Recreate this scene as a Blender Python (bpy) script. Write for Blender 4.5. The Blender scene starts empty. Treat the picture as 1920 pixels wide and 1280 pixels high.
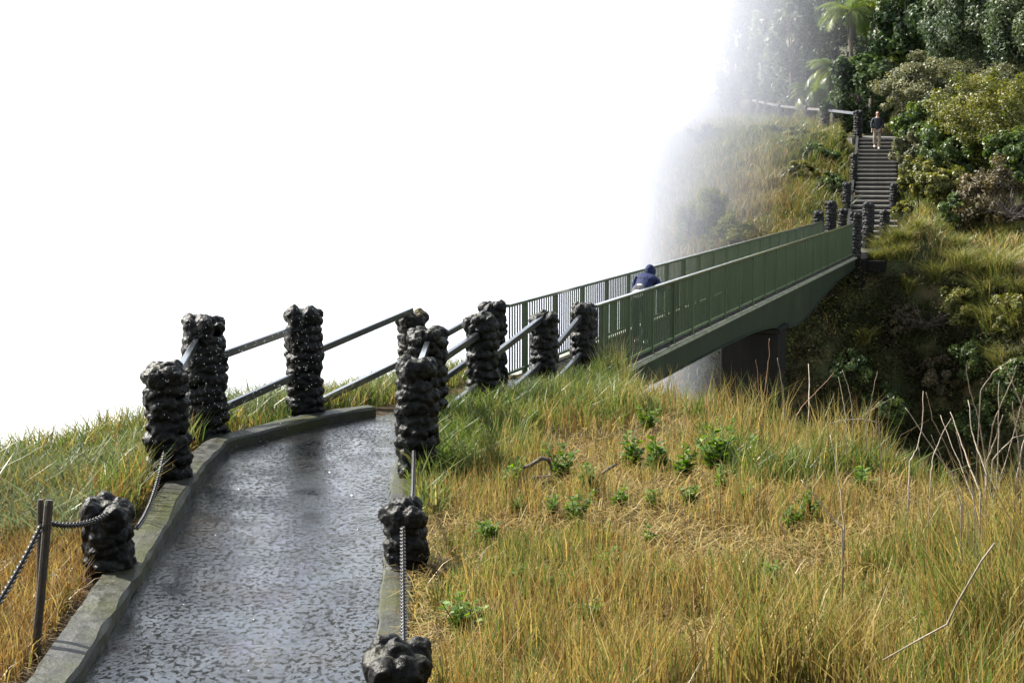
import bpy, bmesh, math, random
import numpy as np
from mathutils import Vector, Matrix, noise as mnoise

R = math.radians
random.seed(7)
rng = np.random.default_rng(7)
S = bpy.context.scene
COL = S.collection

# ------------------------------------------------------------------ camera, world, sun, exposure
CAM_Z, PITCH, FPX = 3.15, R(7.33), 2667.0
cam_d = bpy.data.cameras.new('camera')
cam_d.lens, cam_d.sensor_width = 50.0, 36.0
cam_d.clip_start, cam_d.clip_end = 0.1, 4000
cam = bpy.data.objects.new('camera', cam_d)
COL.objects.link(cam)
cam.location = (0, 0, CAM_Z)
cam.rotation_euler = (math.pi / 2 - PITCH, 0, 0)
S.camera = cam

SUN_EL, SUN_AZ = R(43), R(-62)          # azimuth from +Y, negative = to the left
SUN_DIR = Vector((math.sin(SUN_AZ) * math.cos(SUN_EL), math.cos(SUN_AZ) * math.cos(SUN_EL), math.sin(SUN_EL)))
W = bpy.data.worlds.new('World')
S.world = W
W.use_nodes = True
wn, wl = W.node_tree.nodes, W.node_tree.links
wn.clear()
w_out = wn.new('ShaderNodeOutputWorld')
w_bg = wn.new('ShaderNodeBackground')
w_sky = wn.new('ShaderNodeTexSky')
w_sky.sky_type = 'NISHITA'
w_sky.sun_disc = False
w_sky.sun_elevation = SUN_EL
w_sky.sun_rotation = SUN_AZ
w_sky.air_density, w_sky.dust_density, w_sky.ozone_density = 1.3, 1.2, 1.5
# the gorge below the horizon is filled with bright spray: looking down samples the horizon's air
w_tc = wn.new('ShaderNodeTexCoord')
w_sep = wn.new('ShaderNodeSeparateXYZ')
w_max = wn.new('ShaderNodeMath'); w_max.operation = 'MAXIMUM'; w_max.inputs[1].default_value = 0.05
w_com = wn.new('ShaderNodeCombineXYZ')
wl.new(w_tc.outputs['Generated'], w_sep.inputs[0])
wl.new(w_sep.outputs['X'], w_com.inputs['X']); wl.new(w_sep.outputs['Y'], w_com.inputs['Y'])
wl.new(w_sep.outputs['Z'], w_max.inputs[0]); wl.new(w_max.outputs[0], w_com.inputs['Z'])
wl.new(w_com.outputs[0], w_sky.inputs['Vector'])
w_hs = wn.new('ShaderNodeHueSaturation'); w_hs.inputs['Saturation'].default_value = 0.45   # spray-laden air is nearly colourless
wl.new(w_sky.outputs[0], w_hs.inputs['Color'])
wl.new(w_hs.outputs[0], w_bg.inputs['Color'])
w_bg.inputs['Strength'].default_value = 0.082
wl.new(w_bg.outputs[0], w_out.inputs['Surface'])

sun_d = bpy.data.lights.new('sun', 'SUN')
sun_d.energy, sun_d.angle, sun_d.color = 5.0, R(0.53), (1.0, 0.95, 0.87)
sun = bpy.data.objects.new('sun', sun_d)
COL.objects.link(sun)
sun.location = (-20, 10, 30)
sun.rotation_euler = SUN_DIR.to_track_quat('Z', 'Y').to_euler()

S.view_settings.view_transform = 'Standard'
S.view_settings.look = 'None'
S.view_settings.exposure = 1.7
S.view_settings.gamma = 1.0
S.cycles.use_denoising = True
S.cycles.max_bounces = 10
S.cycles.diffuse_bounces = 3
S.cycles.glossy_bounces = 3
S.cycles.transmission_bounces = 6
S.cycles.transparent_max_bounces = 8
S.cycles.volume_bounces = 4
S.cycles.sample_clamp_indirect = 8.0

# ------------------------------------------------------------------ helpers
CP, SP = math.cos(PITCH), math.sin(PITCH)

def P(px, py, Y):
    """world point seen at photo pixel (px, py) at ground distance Y"""
    u, v = (px - 960) / FPX, (640 - py) / FPX
    d = Vector((u, CP + v * SP, -SP + v * CP))
    return Vector((0, 0, CAM_Z)) + d * (Y / d.y)

def tag(o, label=None, cat=None, group=None, kind=None):
    if label: o['label'] = label
    if cat: o['category'] = cat
    if group: o['group'] = group
    if kind: o['kind'] = kind
    return o

def empty(name, loc=(0, 0, 0), rz=0.0):
    o = bpy.data.objects.new(name, None)
    COL.objects.link(o)
    o.location = loc
    o.rotation_euler = (0, 0, rz)
    o.empty_display_size = 0.1
    return o

def mesh_obj(name, verts, faces, mat=None, parent=None, smooth=False, loc=None):
    """verts (N,3), faces either list of lists or (M,k) array; verts in the frame of loc"""
    me = bpy.data.meshes.new(name)
    if isinstance(faces, np.ndarray):
        v = np.asarray(verts, dtype=np.float32)
        k = faces.shape[1]
        me.vertices.add(len(v)); me.vertices.foreach_set('co', v.ravel())
        me.loops.add(faces.size); me.loops.foreach_set('vertex_index', faces.astype(np.int32).ravel())
        me.polygons.add(len(faces))
        me.polygons.foreach_set('loop_start', np.arange(0, faces.size, k, dtype=np.int32))
        me.polygons.foreach_set('loop_total', np.full(len(faces), k, dtype=np.int32))
        me.update(calc_edges=True)
    else:
        me.from_pydata([tuple(p) for p in verts], [], [tuple(f) for f in faces])
        me.update()
    if smooth:
        me.polygons.foreach_set('use_smooth', np.ones(len(me.polygons), dtype=bool))
    o = bpy.data.objects.new(name, me)
    COL.objects.link(o)
    if mat: me.materials.append(mat)
    if parent: o.parent = parent
    if loc is not None: o.location = loc
    return o

def face_attr(o, name, vals):
    a = o.data.attributes.new(name, 'FLOAT', 'FACE')
    a.data.foreach_set('value', np.asarray(vals, dtype=np.float32))

class MB:
    """collects shapes into one mesh"""
    def __init__(self): self.v, self.f = [], []
    def add(self, vs, fs):
        b = len(self.v)
        self.v += [tuple(p) for p in vs]
        self.f += [tuple(i + b for i in f) for f in fs]
        return self
    def box(self, c, s, rz=0.0, taper=1.0):
        cx, cy, cz = c; hx, hy, hz = s[0] / 2, s[1] / 2, s[2] / 2
        cr, sr = math.cos(rz), math.sin(rz)
        vs = []
        for dz in (-1, 1):
            k = taper if dz > 0 else 1
            for dx, dy in ((-1, -1), (1, -1), (1, 1), (-1, 1)):
                x, y = dx * hx * k, dy * hy * k
                vs.append((cx + x * cr - y * sr, cy + x * sr + y * cr, cz + dz * hz))
        return self.add(vs, [(0, 3, 2, 1), (4, 5, 6, 7), (0, 1, 5, 4), (1, 2, 6, 5), (2, 3, 7, 6), (3, 0, 4, 7)])
    def bar(self, a, b, w, h, up=(0, 0, 1)):
        a, b = Vector(a), Vector(b)
        d = (b - a).normalized(); s = d.cross(Vector(up)).normalized(); u = s.cross(d)
        vs = []
        for p in (a, b):
            for i, j in ((-1, -1), (1, -1), (1, 1), (-1, 1)):
                vs.append(p + s * (i * w / 2) + u * (j * h / 2))
        return self.add(vs, [(3, 2, 1, 0), (4, 5, 6, 7), (0, 1, 5, 4), (1, 2, 6, 5), (2, 3, 7, 6), (3, 0, 4, 7)])
    def tube(self, pts, rad, n=6):
        pts = [Vector(p) for p in pts]
        if not hasattr(rad, '__len__'): rad = [rad] * len(pts)
        vs, fs = [], []
        ref = Vector((0.31, 0.77, 0.55))
        for i, p in enumerate(pts):
            d = (pts[min(i + 1, len(pts) - 1)] - pts[max(i - 1, 0)]).normalized()
            s = d.cross(ref).normalized(); u = d.cross(s)
            for k in range(n):
                t = 2 * math.pi * k / n
                vs.append(p + (s * math.cos(t) + u * math.sin(t)) * rad[i])
        for i in range(len(pts) - 1):
            for k in range(n):
                a, b = i * n + k, i * n + (k + 1) % n
                fs.append((a, b, b + n, a + n))
        fs.append(tuple(range(n - 1, -1, -1)))
        fs.append(tuple((len(pts) - 1) * n + k for k in range(n)))
        return self.add(vs, fs)
    def prism(self, poly, z0, z1):
        n = len(poly)
        vs = [(x, y, z0) for x, y in poly] + [(x, y, z1) for x, y in poly]
        fs = [tuple(range(n - 1, -1, -1)), tuple(range(n, 2 * n))]
        fs += [(i, (i + 1) % n, n + (i + 1) % n, n + i) for i in range(n)]
        return self.add(vs, fs)
    def build(self, name, mat, parent=None, smooth=False, loc=None):
        if loc is not None:
            l = Vector(loc)
            self.v = [tuple(Vector(p) - l) for p in self.v]
        return mesh_obj(name, self.v, self.f, mat, parent, smooth, loc)

# ---- materials
def new_mat(name):
    m = bpy.data.materials.new(name)
    m.use_nodes = True
    nt = m.node_tree
    b = nt.nodes['Principled BSDF']
    return m, nt, nt.nodes, nt.links, b

def ramp(nodes, stops):
    r = nodes.new('ShaderNodeValToRGB')
    e = r.color_ramp.elements
    while len(e) < len(stops): e.new(0.5)
    for el, (p, c) in zip(e, stops):
        el.position = p
        el.color = (c[0], c[1], c[2], 1)
    return r

def noise_mat(name, stops, scale=5.0, rough=0.8, bump=0.3, bscale=None, detail=6, spec=0.5, dist=0.02, coat=0.0, coords='Object', stretch=None, metal=0.0):
    m, nt, n, l, b = new_mat(name)
    tc = n.new('ShaderNodeTexCoord')
    src = tc.outputs[coords]
    if stretch:
        mp = n.new('ShaderNodeMapping'); mp.inputs['Scale'].default_value = stretch
        l.new(src, mp.inputs['Vector']); src = mp.outputs[0]
    t = n.new('ShaderNodeTexNoise')
    t.inputs['Scale'].default_value = scale; t.inputs['Detail'].default_value = detail
    t.inputs['Roughness'].default_value = 0.6
    l.new(src, t.inputs['Vector'])
    r = ramp(n, stops)
    l.new(t.outputs['Fac'], r.inputs['Fac']); l.new(r.outputs['Color'], b.inputs['Base Color'])
    b.inputs['Roughness'].default_value = rough
    b.inputs['Specular IOR Level'].default_value = spec
    b.inputs['Metallic'].default_value = metal
    if coat:
        b.inputs['Coat Weight'].default_value = coat; b.inputs['Coat Roughness'].default_value = 0.15
    if bump:
        t2 = n.new('ShaderNodeTexNoise'); t2.inputs['Scale'].default_value = bscale or scale * 4
        t2.inputs['Detail'].default_value = 8
        l.new(src, t2.inputs['Vector'])
        bp = n.new('ShaderNodeBump'); bp.inputs['Strength'].default_value = bump; bp.inputs['Distance'].default_value = dist
        l.new(t2.outputs['Fac'], bp.inputs['Height']); l.new(bp.outputs[0], b.inputs['Normal'])
    return m

def plain(name, c, rough=0.6, metal=0.0, spec=0.5):
    return noise_mat(name, [(0.3, [x * 0.85 for x in c]), (0.7, [min(1, x * 1.12) for x in c])], 9, rough, 0.15, 60, 4, spec, 0.004, metal=metal)

def leaf_mat(name, stops, rough=0.45, trans=0.35, spec=0.5, sat=1.25):
    """stops over the per-face attribute tint"""
    m, nt, n, l, b = new_mat(name)
    a = n.new('ShaderNodeAttribute'); a.attribute_name = 'tint'
    r = ramp(n, stops)
    l.new(a.outputs['Fac'], r.inputs['Fac'])
    l.new(r.outputs['Color'], b.inputs['Base Color'])
    b.inputs['Roughness'].default_value = rough
    b.inputs['Specular IOR Level'].default_value = spec
    tr = n.new('ShaderNodeBsdfTranslucent')
    hs = n.new('ShaderNodeHueSaturation'); hs.inputs['Value'].default_value = 1.3; hs.inputs['Saturation'].default_value = sat
    l.new(r.outputs['Color'], hs.inputs['Color']); l.new(hs.outputs[0], tr.inputs['Color'])
    mx = n.new('ShaderNodeMixShader'); mx.inputs[0].default_value = trans
    l.new(b.outputs[0], mx.inputs[1]); l.new(tr.outputs[0], mx.inputs[2])
    l.new(mx.outputs[0], n['Material Output'].inputs['Surface'])
    return m

def rock_mat(name, dark, mid, top, rough, topamt=0.6, scale=7):
    """wet lava stone with pale lichen and moss where a stone faces up"""
    m, nt, n, l, b = new_mat(name)
    tc = n.new('ShaderNodeTexCoord')
    t = n.new('ShaderNodeTexNoise'); t.inputs['Scale'].default_value = scale; t.inputs['Detail'].default_value = 8
    l.new(tc.outputs['Object'], t.inputs['Vector'])
    r = ramp(n, [(0.32, dark), (0.68, mid)])
    l.new(t.outputs['Fac'], r.inputs['Fac'])
    t3 = n.new('ShaderNodeTexNoise'); t3.inputs['Scale'].default_value = 4.5; t3.inputs['Detail'].default_value = 9
    t3.inputs['Roughness'].default_value = 0.7
    l.new(tc.outputs['Object'], t3.inputs['Vector'])
    g = n.new('ShaderNodeNewGeometry'); sp = n.new('ShaderNodeSeparateXYZ')
    l.new(g.outputs['Normal'], sp.inputs[0])
    mr = n.new('ShaderNodeMapRange'); mr.inputs['From Min'].default_value = 0.35; mr.inputs['From Max'].default_value = 0.9
    l.new(sp.outputs['Z'], mr.inputs['Value'])
    mr2 = n.new('ShaderNodeMapRange'); mr2.inputs['From Min'].default_value = 0.45; mr2.inputs['From Max'].default_value = 0.62
    l.new(t3.outputs['Fac'], mr2.inputs['Value'])
    mu = n.new('ShaderNodeMath'); mu.operation = 'MULTIPLY'
    l.new(mr.outputs[0], mu.inputs[0]); l.new(mr2.outputs[0], mu.inputs[1])
    mu2 = n.new('ShaderNodeMath'); mu2.operation = 'MULTIPLY'; mu2.inputs[1].default_value = topamt
    l.new(mu.outputs[0], mu2.inputs[0])
    mx = n.new('ShaderNodeMixRGB'); mx.inputs['Color2'].default_value = (*top, 1)
    l.new(mu2.outputs[0], mx.inputs['Fac']); l.new(r.outputs['Color'], mx.inputs['Color1'])
    l.new(mx.outputs[0], b.inputs['Base Color'])
    b.inputs['Roughness'].default_value = rough
    b.inputs['Specular IOR Level'].default_value = 0.18
    t2 = n.new('ShaderNodeTexNoise'); t2.inputs['Scale'].default_value = 40; t2.inputs['Detail'].default_value = 9
    l.new(tc.outputs['Object'], t2.inputs['Vector'])
    bp = n.new('ShaderNodeBump'); bp.inputs['Strength'].default_value = 0.75; bp.inputs['Distance'].default_value = 0.015
    l.new(t2.outputs['Fac'], bp.inputs['Height']); l.new(bp.outputs[0], b.inputs['Normal'])
    return m

M = {}
M['rock'] = rock_mat('wet_stone', (0.002, 0.0022, 0.0024), (0.008, 0.0082, 0.0084), (0.085, 0.082, 0.055), 0.45, 0.5)
M['rock_moss'] = rock_mat('mossy_stone', (0.0035, 0.0037, 0.0037), (0.014, 0.014, 0.013), (0.13, 0.11, 0.04), 0.5, 0.95)
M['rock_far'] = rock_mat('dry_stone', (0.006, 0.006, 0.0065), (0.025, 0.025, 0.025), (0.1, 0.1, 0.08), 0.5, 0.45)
M['steel'] = noise_mat('grey_rail_paint', [(0.35, (0.014, 0.016, 0.019)), (0.7, (0.035, 0.039, 0.044))], 14, 0.3, 0.25, 70, 6, 0.5, 0.004, coat=1.0)
M['pale_rail'] = noise_mat('pale_concrete_rail', [(0.3, (0.07, 0.064, 0.058)), (0.7, (0.14, 0.13, 0.115))], 8, 0.6)
M['iron'] = noise_mat('rusty_iron', [(0.35, (0.02, 0.016, 0.013)), (0.7, (0.05, 0.035, 0.022))], 20, 0.55, 0.4, 80)
M['chain'] = noise_mat('chain_iron', [(0.3, (0.02, 0.02, 0.022)), (0.7, (0.07, 0.066, 0.062))], 40, 0.33, 0.2, 90, 4, 0.5, 0.003, metal=0.6)
M['green_paint'] = noise_mat('green_paint', [(0.25, (0.032, 0.05, 0.025)), (0.55, (0.052, 0.078, 0.04)), (0.8, (0.075, 0.088, 0.052))], 2.2, 0.42, 0.15, 40, 8, 0.5, 0.004, stretch=(1, 1, 0.25))
M['wet_green'] = noise_mat('wet_green_paint', [(0.3, (0.035, 0.05, 0.028)), (0.7, (0.06, 0.08, 0.045))], 5, 0.3, 0.15, 40, 6, 0.5, 0.003, coat=1.0)
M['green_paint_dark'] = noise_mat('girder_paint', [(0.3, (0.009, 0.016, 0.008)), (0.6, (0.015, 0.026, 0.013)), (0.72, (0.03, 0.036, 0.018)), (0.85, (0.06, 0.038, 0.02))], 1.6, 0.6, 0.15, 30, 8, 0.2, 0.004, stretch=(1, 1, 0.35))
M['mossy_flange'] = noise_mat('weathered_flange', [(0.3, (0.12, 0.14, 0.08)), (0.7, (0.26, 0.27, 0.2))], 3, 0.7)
M['concrete_dark'] = noise_mat('stained_concrete', [(0.3, (0.006, 0.0058, 0.0055)), (0.6, (0.012, 0.0115, 0.0105)), (0.85, (0.028, 0.026, 0.023))], 1.2, 0.85, 0.35, 14, 8, 0.1, 0.02, stretch=(1, 1, 0.3))
M['bark'] = noise_mat('bark', [(0.3, (0.05, 0.04, 0.03)), (0.7, (0.14, 0.12, 0.095))], 6, 0.85, 0.5, 30, stretch=(1, 1, 0.25))
M['twig'] = noise_mat('bleached_twig', [(0.3, (0.16, 0.125, 0.09)), (0.7, (0.36, 0.3, 0.24))], 12, 0.7, 0.3, 60)
M['twig_red'] = noise_mat('red_brown_stalk', [(0.3, (0.2, 0.1, 0.06)), (0.7, (0.38, 0.22, 0.13))], 12, 0.7, 0.3, 60)
M['dead_stem'] = noise_mat('grey_dead_stem', [(0.3, (0.1, 0.08, 0.06)), (0.7, (0.24, 0.2, 0.16))], 12, 0.8, 0.3, 60)
M['dead_wood'] = noise_mat('dark_dead_wood', [(0.3, (0.035, 0.028, 0.022)), (0.7, (0.12, 0.1, 0.085))], 14, 0.7, 0.5, 60)

# kerb concrete with green algae patches
def kerb_material():
    m, nt, n, l, b = new_mat('kerb_concrete')
    tc = n.new('ShaderNodeTexCoord')
    t = n.new('ShaderNodeTexNoise'); t.inputs['Scale'].default_value = 9; t.inputs['Detail'].default_value = 10; t.inputs['Roughness'].default_value = 0.7
    l.new(tc.outputs['Object'], t.inputs['Vector'])
    r = ramp(n, [(0.3, (0.009, 0.01, 0.0085)), (0.7, (0.062, 0.062, 0.055))]); l.new(t.outputs['Fac'], r.inputs['Fac'])
    t2 = n.new('ShaderNodeTexNoise'); t2.inputs['Scale'].default_value = 1.1; t2.inputs['Detail'].default_value = 7
    l.new(tc.outputs['Object'], t2.inputs['Vector'])
    r2 = ramp(n, [(0.4, (0, 0, 0)), (0.58, (1, 1, 1))]); l.new(t2.outputs['Fac'], r2.inputs['Fac'])
    mx = n.new('ShaderNodeMixRGB'); mx.inputs['Color2'].default_value = (0.035, 0.038, 0.01, 1)
    l.new(r2.outputs['Color'], mx.inputs['Fac']); l.new(r.outputs['Color'], mx.inputs['Color1'])
    l.new(mx.outputs[0], b.inputs['Base Color'])
    r3 = ramp(n, [(0.35, (0.35, 0.35, 0.35)), (0.7, (0.65, 0.65, 0.65))]); l.new(t.outputs['Fac'], r3.inputs['Fac'])
    b.inputs['Specular IOR Level'].default_value = 0.3
    l.new(r3.outputs['Color'], b.inputs['Roughness'])
    t4 = n.new('ShaderNodeTexNoise'); t4.inputs['Scale'].default_value = 45; t4.inputs['Detail'].default_value = 8
    l.new(tc.outputs['Object'], t4.inputs['Vector'])
    bp = n.new('ShaderNodeBump'); bp.inputs['Strength'].default_value = 0.6; bp.inputs['Distance'].default_value = 0.012
    l.new(t4.outputs['Fac'], bp.inputs['Height']); l.new(bp.outputs[0], b.inputs['Normal'])
    return m
M['kerb'] = kerb_material()

# wet path: dark aggregate under a film of rain-pocked water
def path_material():
    m, nt, n, l, b = new_mat('wet_path')
    tc = n.new('ShaderNodeTexCoord')
    mp = n.new('ShaderNodeMapping'); mp.inputs['Scale'].default_value = (1.0, 0.8, 1.0)
    l.new(tc.outputs['Object'], mp.inputs['Vector'])
    t = n.new('ShaderNodeTexNoise'); t.inputs['Scale'].default_value = 1.4; t.inputs['Detail'].default_value = 8
    l.new(mp.outputs[0], t.inputs['Vector'])
    r = ramp(n, [(0.3, (0.006, 0.0065, 0.007)), (0.58, (0.012, 0.012, 0.012)), (0.8, (0.032, 0.024, 0.014))])
    l.new(t.outputs['Fac'], r.inputs['Fac'])
    n1 = n.new('ShaderNodeTexNoise'); n1.inputs['Scale'].default_value = 24; n1.inputs['Detail'].default_value = 7; n1.inputs['Roughness'].default_value = 0.72
    l.new(mp.outputs[0], n1.inputs['Vector'])
    pit = n.new('ShaderNodeMapRange'); pit.interpolation_type = 'SMOOTHSTEP'       # pebbles that break the film of water
    pit.inputs['From Min'].default_value = 0.53; pit.inputs['From Max'].default_value = 0.63
    l.new(n1.outputs['Fac'], pit.inputs['Value'])
    n2 = n.new('ShaderNodeTexNoise'); n2.inputs['Scale'].default_value = 70; n2.inputs['Detail'].default_value = 4
    l.new(mp.outputs[0], n2.inputs['Vector'])
    n3 = n.new('ShaderNodeTexNoise'); n3.inputs['Scale'].default_value = 2.2; n3.inputs['Detail'].default_value = 6; n3.inputs['Roughness'].default_value = 0.65
    l.new(mp.outputs[0], n3.inputs['Vector'])
    pud = n.new('ShaderNodeMapRange'); pud.interpolation_type = 'SMOOTHSTEP'        # deeper film here, bare pebbles there
    pud.inputs['From Min'].default_value = 0.38; pud.inputs['From Max'].default_value = 0.6
    pud.inputs['To Min'].default_value = 0.25; pud.inputs['To Max'].default_value = 1.0
    l.new(n3.outputs['Fac'], pud.inputs['Value'])
    a2 = n.new('ShaderNodeMath'); a2.operation = 'MULTIPLY_ADD'; a2.inputs[1].default_value = 0.2
    l.new(n2.outputs['Fac'], a2.inputs[0]); l.new(pit.outputs[0], a2.inputs[2])
    a3 = n.new('ShaderNodeMath'); a3.operation = 'MULTIPLY'
    l.new(a2.outputs[0], a3.inputs[0]); l.new(pud.outputs[0], a3.inputs[1])
    bp = n.new('ShaderNodeBump'); bp.inputs['Strength'].default_value = 1.0; bp.inputs['Distance'].default_value = 0.026
    l.new(a3.outputs[0], bp.inputs['Height']); l.new(bp.outputs[0], b.inputs['Normal'])
    l.new(r.outputs['Color'], b.inputs['Base Color'])
    b.inputs['Roughness'].default_value = 0.05
    b.inputs['IOR'].default_value = 2.1
    return m
M['path'] = path_material()

M['ground'] = noise_mat('grassy_soil', [(0.3, (0.02, 0.015, 0.007)), (0.55, (0.055, 0.038, 0.016)), (0.75, (0.11, 0.078, 0.03))], 3.0, 0.9, 0.6, 25, 9, 0.2, 0.05)
M['hill'] = noise_mat('hill_soil', [(0.25, (0.02, 0.024, 0.012)), (0.5, (0.05, 0.055, 0.022)), (0.7, (0.14, 0.1, 0.05))], 0.55, 0.9, 0.8, 3.0, 10, 0.2, 0.25)
M['gorge'] = noise_mat('gorge_scrub', [(0.3, (0.008, 0.01, 0.006)), (0.7, (0.025, 0.03, 0.015))], 0.4, 0.95, 0.5, 2, 8, 0.1, 0.2)
M['far_path'] = noise_mat('pale_gravel', [(0.3, (0.07, 0.065, 0.06)), (0.7, (0.15, 0.14, 0.125))], 3, 0.6)
M['tread'] = noise_mat('lit_step_tread', [(0.3, (0.13, 0.12, 0.105)), (0.7, (0.27, 0.25, 0.22))], 4, 0.5, 0.4, 30)  # colour lightened for the light falling on the step tops
M['riser'] = noise_mat('shaded_step_riser', [(0.3, (0.01, 0.0095, 0.0085)), (0.7, (0.026, 0.024, 0.021))], 4, 0.7, 0.4, 30)  # colour darkened for the shade on the step fronts

GRASS_STOPS = [(0.0, (0.12, 0.058, 0.02)), (0.18, (0.215, 0.145, 0.046)), (0.4, (0.36, 0.28, 0.1)), (0.58, (0.14, 0.145, 0.034)), (0.78, (0.075, 0.12, 0.023)), (1.0, (0.035, 0.075, 0.018))]
M['grass'] = leaf_mat('grass', GRASS_STOPS, 0.45, 0.4, 0.5, 1.08)
M['reed'] = leaf_mat('reed', [(0, (0.22, 0.17, 0.08)), (0.45, (0.17, 0.18, 0.075)), (0.75, (0.1, 0.14, 0.05)), (1, (0.06, 0.095, 0.035))], 0.4, 0.35, 0.5, 0.9)
M['leaf_weed'] = leaf_mat('weed_leaf', [(0, (0.035, 0.08, 0.014)), (0.6, (0.085, 0.15, 0.024)), (1, (0.17, 0.23, 0.05))], 0.6, 0.38, 0.25)

# ------------------------------------------------------------------ numpy noise and land forms
def vnoise(x, y, seed=0):
    xi, yi = np.floor(x), np.floor(y)
    xf, yf = x - xi, y - yi
    u, v = xf * xf * (3 - 2 * xf), yf * yf * (3 - 2 * yf)
    def h(a, b):
        t = np.sin(a * 127.1 + b * 311.7 + seed * 74.7) * 43758.5453
        return t - np.floor(t)
    return (h(xi, yi) * (1 - u) + h(xi + 1, yi) * u) * (1 - v) + (h(xi, yi + 1) * (1 - u) + h(xi + 1, yi + 1) * u) * v

def fbm(x, y, seed=0, oct=4):
    s, a, t = 0, 1.0, 0
    for i in range(oct):
        s = s + a * vnoise(x * 2 ** i, y * 2 ** i, seed + i); t += a; a *= 0.5
    return s / t

def sstep(t):
    t = np.clip(t, 0, 1)
    return t * t * (3 - 2 * t)

def poly_sd(x, y, poly):
    """signed distance, positive inside"""
    x, y = np.asarray(x, float), np.asarray(y, float)
    d = np.full(x.shape, 1e9); ins = np.zeros(x.shape, bool)
    n = len(poly)
    for i in range(n):
        ax, ay = poly[i]; bx, by = poly[(i + 1) % n]
        ex, ey = bx - ax, by - ay
        t = np.clip(((x - ax) * ex + (y - ay) * ey) / (ex * ex + ey * ey), 0, 1)
        d = np.minimum(d, np.hypot(x - ax - t * ex, y - ay - t * ey))
        c = ((ay > y) != (by > y))
        with np.errstate(divide='ignore', invalid='ignore'):
            xx = (bx - ax) * (y - ay) / (by - ay) + ax
        ins ^= c & (x < xx)
    return np.where(ins, d, -d)

NEAR = [(-8, -6), (-7.2, 8), (-5.7, 14.2), (-4.5, 16.8), (-2.7, 20), (-1.2, 23.3), (1.9, 23.3), (2.0, 20.5), (2.9, 17.5), (3.6, 15), (4.15, 12.5), (4.7, 10), (5.3, 6), (6, -6)]
L_EDGE = [(-2.3, 3), (-2.6, 8.3), (-3.07, 13.9), (-3.08, 15.2), (-2.25, 16.65), (-1.62, 17.45), (-1.1, 19.9), (0.0, 22.3)]
R_EDGE = [(-0.5, 3), (-0.85, 8.3), (-1.2, 13.9), (-1.25, 16.2), (-0.75, 17.7), (-0.35, 18.5), (0.2, 20.2), (0.95, 22.1)]
PATHPOLY = L_EDGE + R_EDGE[::-1]

def path_z(y):
    return -0.33 * sstep((np.asarray(y, float) - 16.6) / 4.5)

def near_h(x, y):
    x, y = np.asarray(x, float), np.asarray(y, float)
    z = path_z(y) + 0.02
    right = np.clip(x + 0.7, 0, 6)
    z = z + right * 0.075 * np.clip((16.5 - y) / 10, 0, 1)
    z = z + 0.25 * np.clip(5.2 - y, 0, 8)
    z = z + 0.22 * (fbm(x * 0.55 + 9, y * 0.55, 3) - 0.5) * sstep(np.abs(x + 1.8) / 3)
    left = np.clip(-3.3 - x, 0, 6)
    z = z - left * 0.05
    pd = poly_sd(x, y, PATHPOLY)
    z = np.where(pd > -0.35, np.minimum(z, path_z(y) - 0.06 + np.clip(-pd, 0, 0.35) * 0.3), z)
    d = -poly_sd(x, y, NEAR) + 0.5 * (fbm(x * 0.4, y * 0.4, 11) - 0.5)
    z = z - np.where(d > -0.8, 0.35 * (np.clip(d + 0.8, 0, 0.8) ** 2), 0) - np.clip(d, 0, 9) * 2.2
    return z

def stair_line(y):
    return 13.75 + (np.asarray(y, float) - 54.2) * (4.1 / 15.8)

def hill_h(x, y):
    x, y = np.asarray(x, float), np.asarray(y, float)
    base = -0.4 + 4.6 * np.clip((y - 53.5) / 17.0, 0, 1) + 0.07 * np.clip(y - 71, 0, 100) + 0.2 * np.clip(y - 93, 0, 100)
    n1 = fbm(x * 0.22, y * 0.22, 21) - 0.5
    n2 = fbm(x * 0.7, y * 0.7, 5) - 0.5
    base = base + 0.9 * n1 + 0.35 * n2
    base = base + 0.10 * np.clip(x - stair_line(y) - 2, 0, 20) * np.clip((y - 54) / 8, 0, 1)
    base = base + 0.85 * np.exp(-((x - 14.7) / 1.0) ** 2 - ((y - 52.5) / 0.9) ** 2)      # the grassy shoulder beside the bridge exit
    lat = np.abs(x - stair_line(y))
    sz = -0.2 + 4.3 * np.clip((y - 54.2) / 15.8, 0, 1) + 0.1 * np.clip(y - 76, 0, 100)
    k = sstep((2.2 - lat) / 1.0) * (y > 53.7) * (y < 74)
    base = base * (1 - k) + np.minimum(base, sz - 0.32) * k
    dl = x - (6.9 + 0.10 * np.clip(y - 60, -10, 0) + 0.3 * np.clip(y - 80, 0, 60)) + 1.8 * (fbm(x * 0.3, y * 0.25, 8) - 0.5)
    yf = 51.4 - 0.55 * np.clip(x - 14.5, 0, 9) + 0.0 * x
    df = y - yf + 1.6 * (fbm(x * 0.35 + 4, y * 0.3, 9) - 0.5)
    z = base - 0.055 * np.clip(5.5 - dl, 0, 5.5) ** 2 - 3.2 * np.clip(-dl, 0, 6)
    lump = (fbm(x * 0.5, y * 0.5, 31) - 0.5) * 2.0
    ff = np.clip(-df, 0, 20)
    z = z + 0.5 * np.clip(x - 15.0, 0, 9) * sstep(ff / 3.0)
    z = z - (2.7 - 1.6 * sstep((x - 15.0) / 3.0)) * ff + lump * sstep(ff / 2.0) * 2.2 - 0.03 * np.clip(3 - df, 0, 3) ** 2
    return np.maximum(z, -26)

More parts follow.
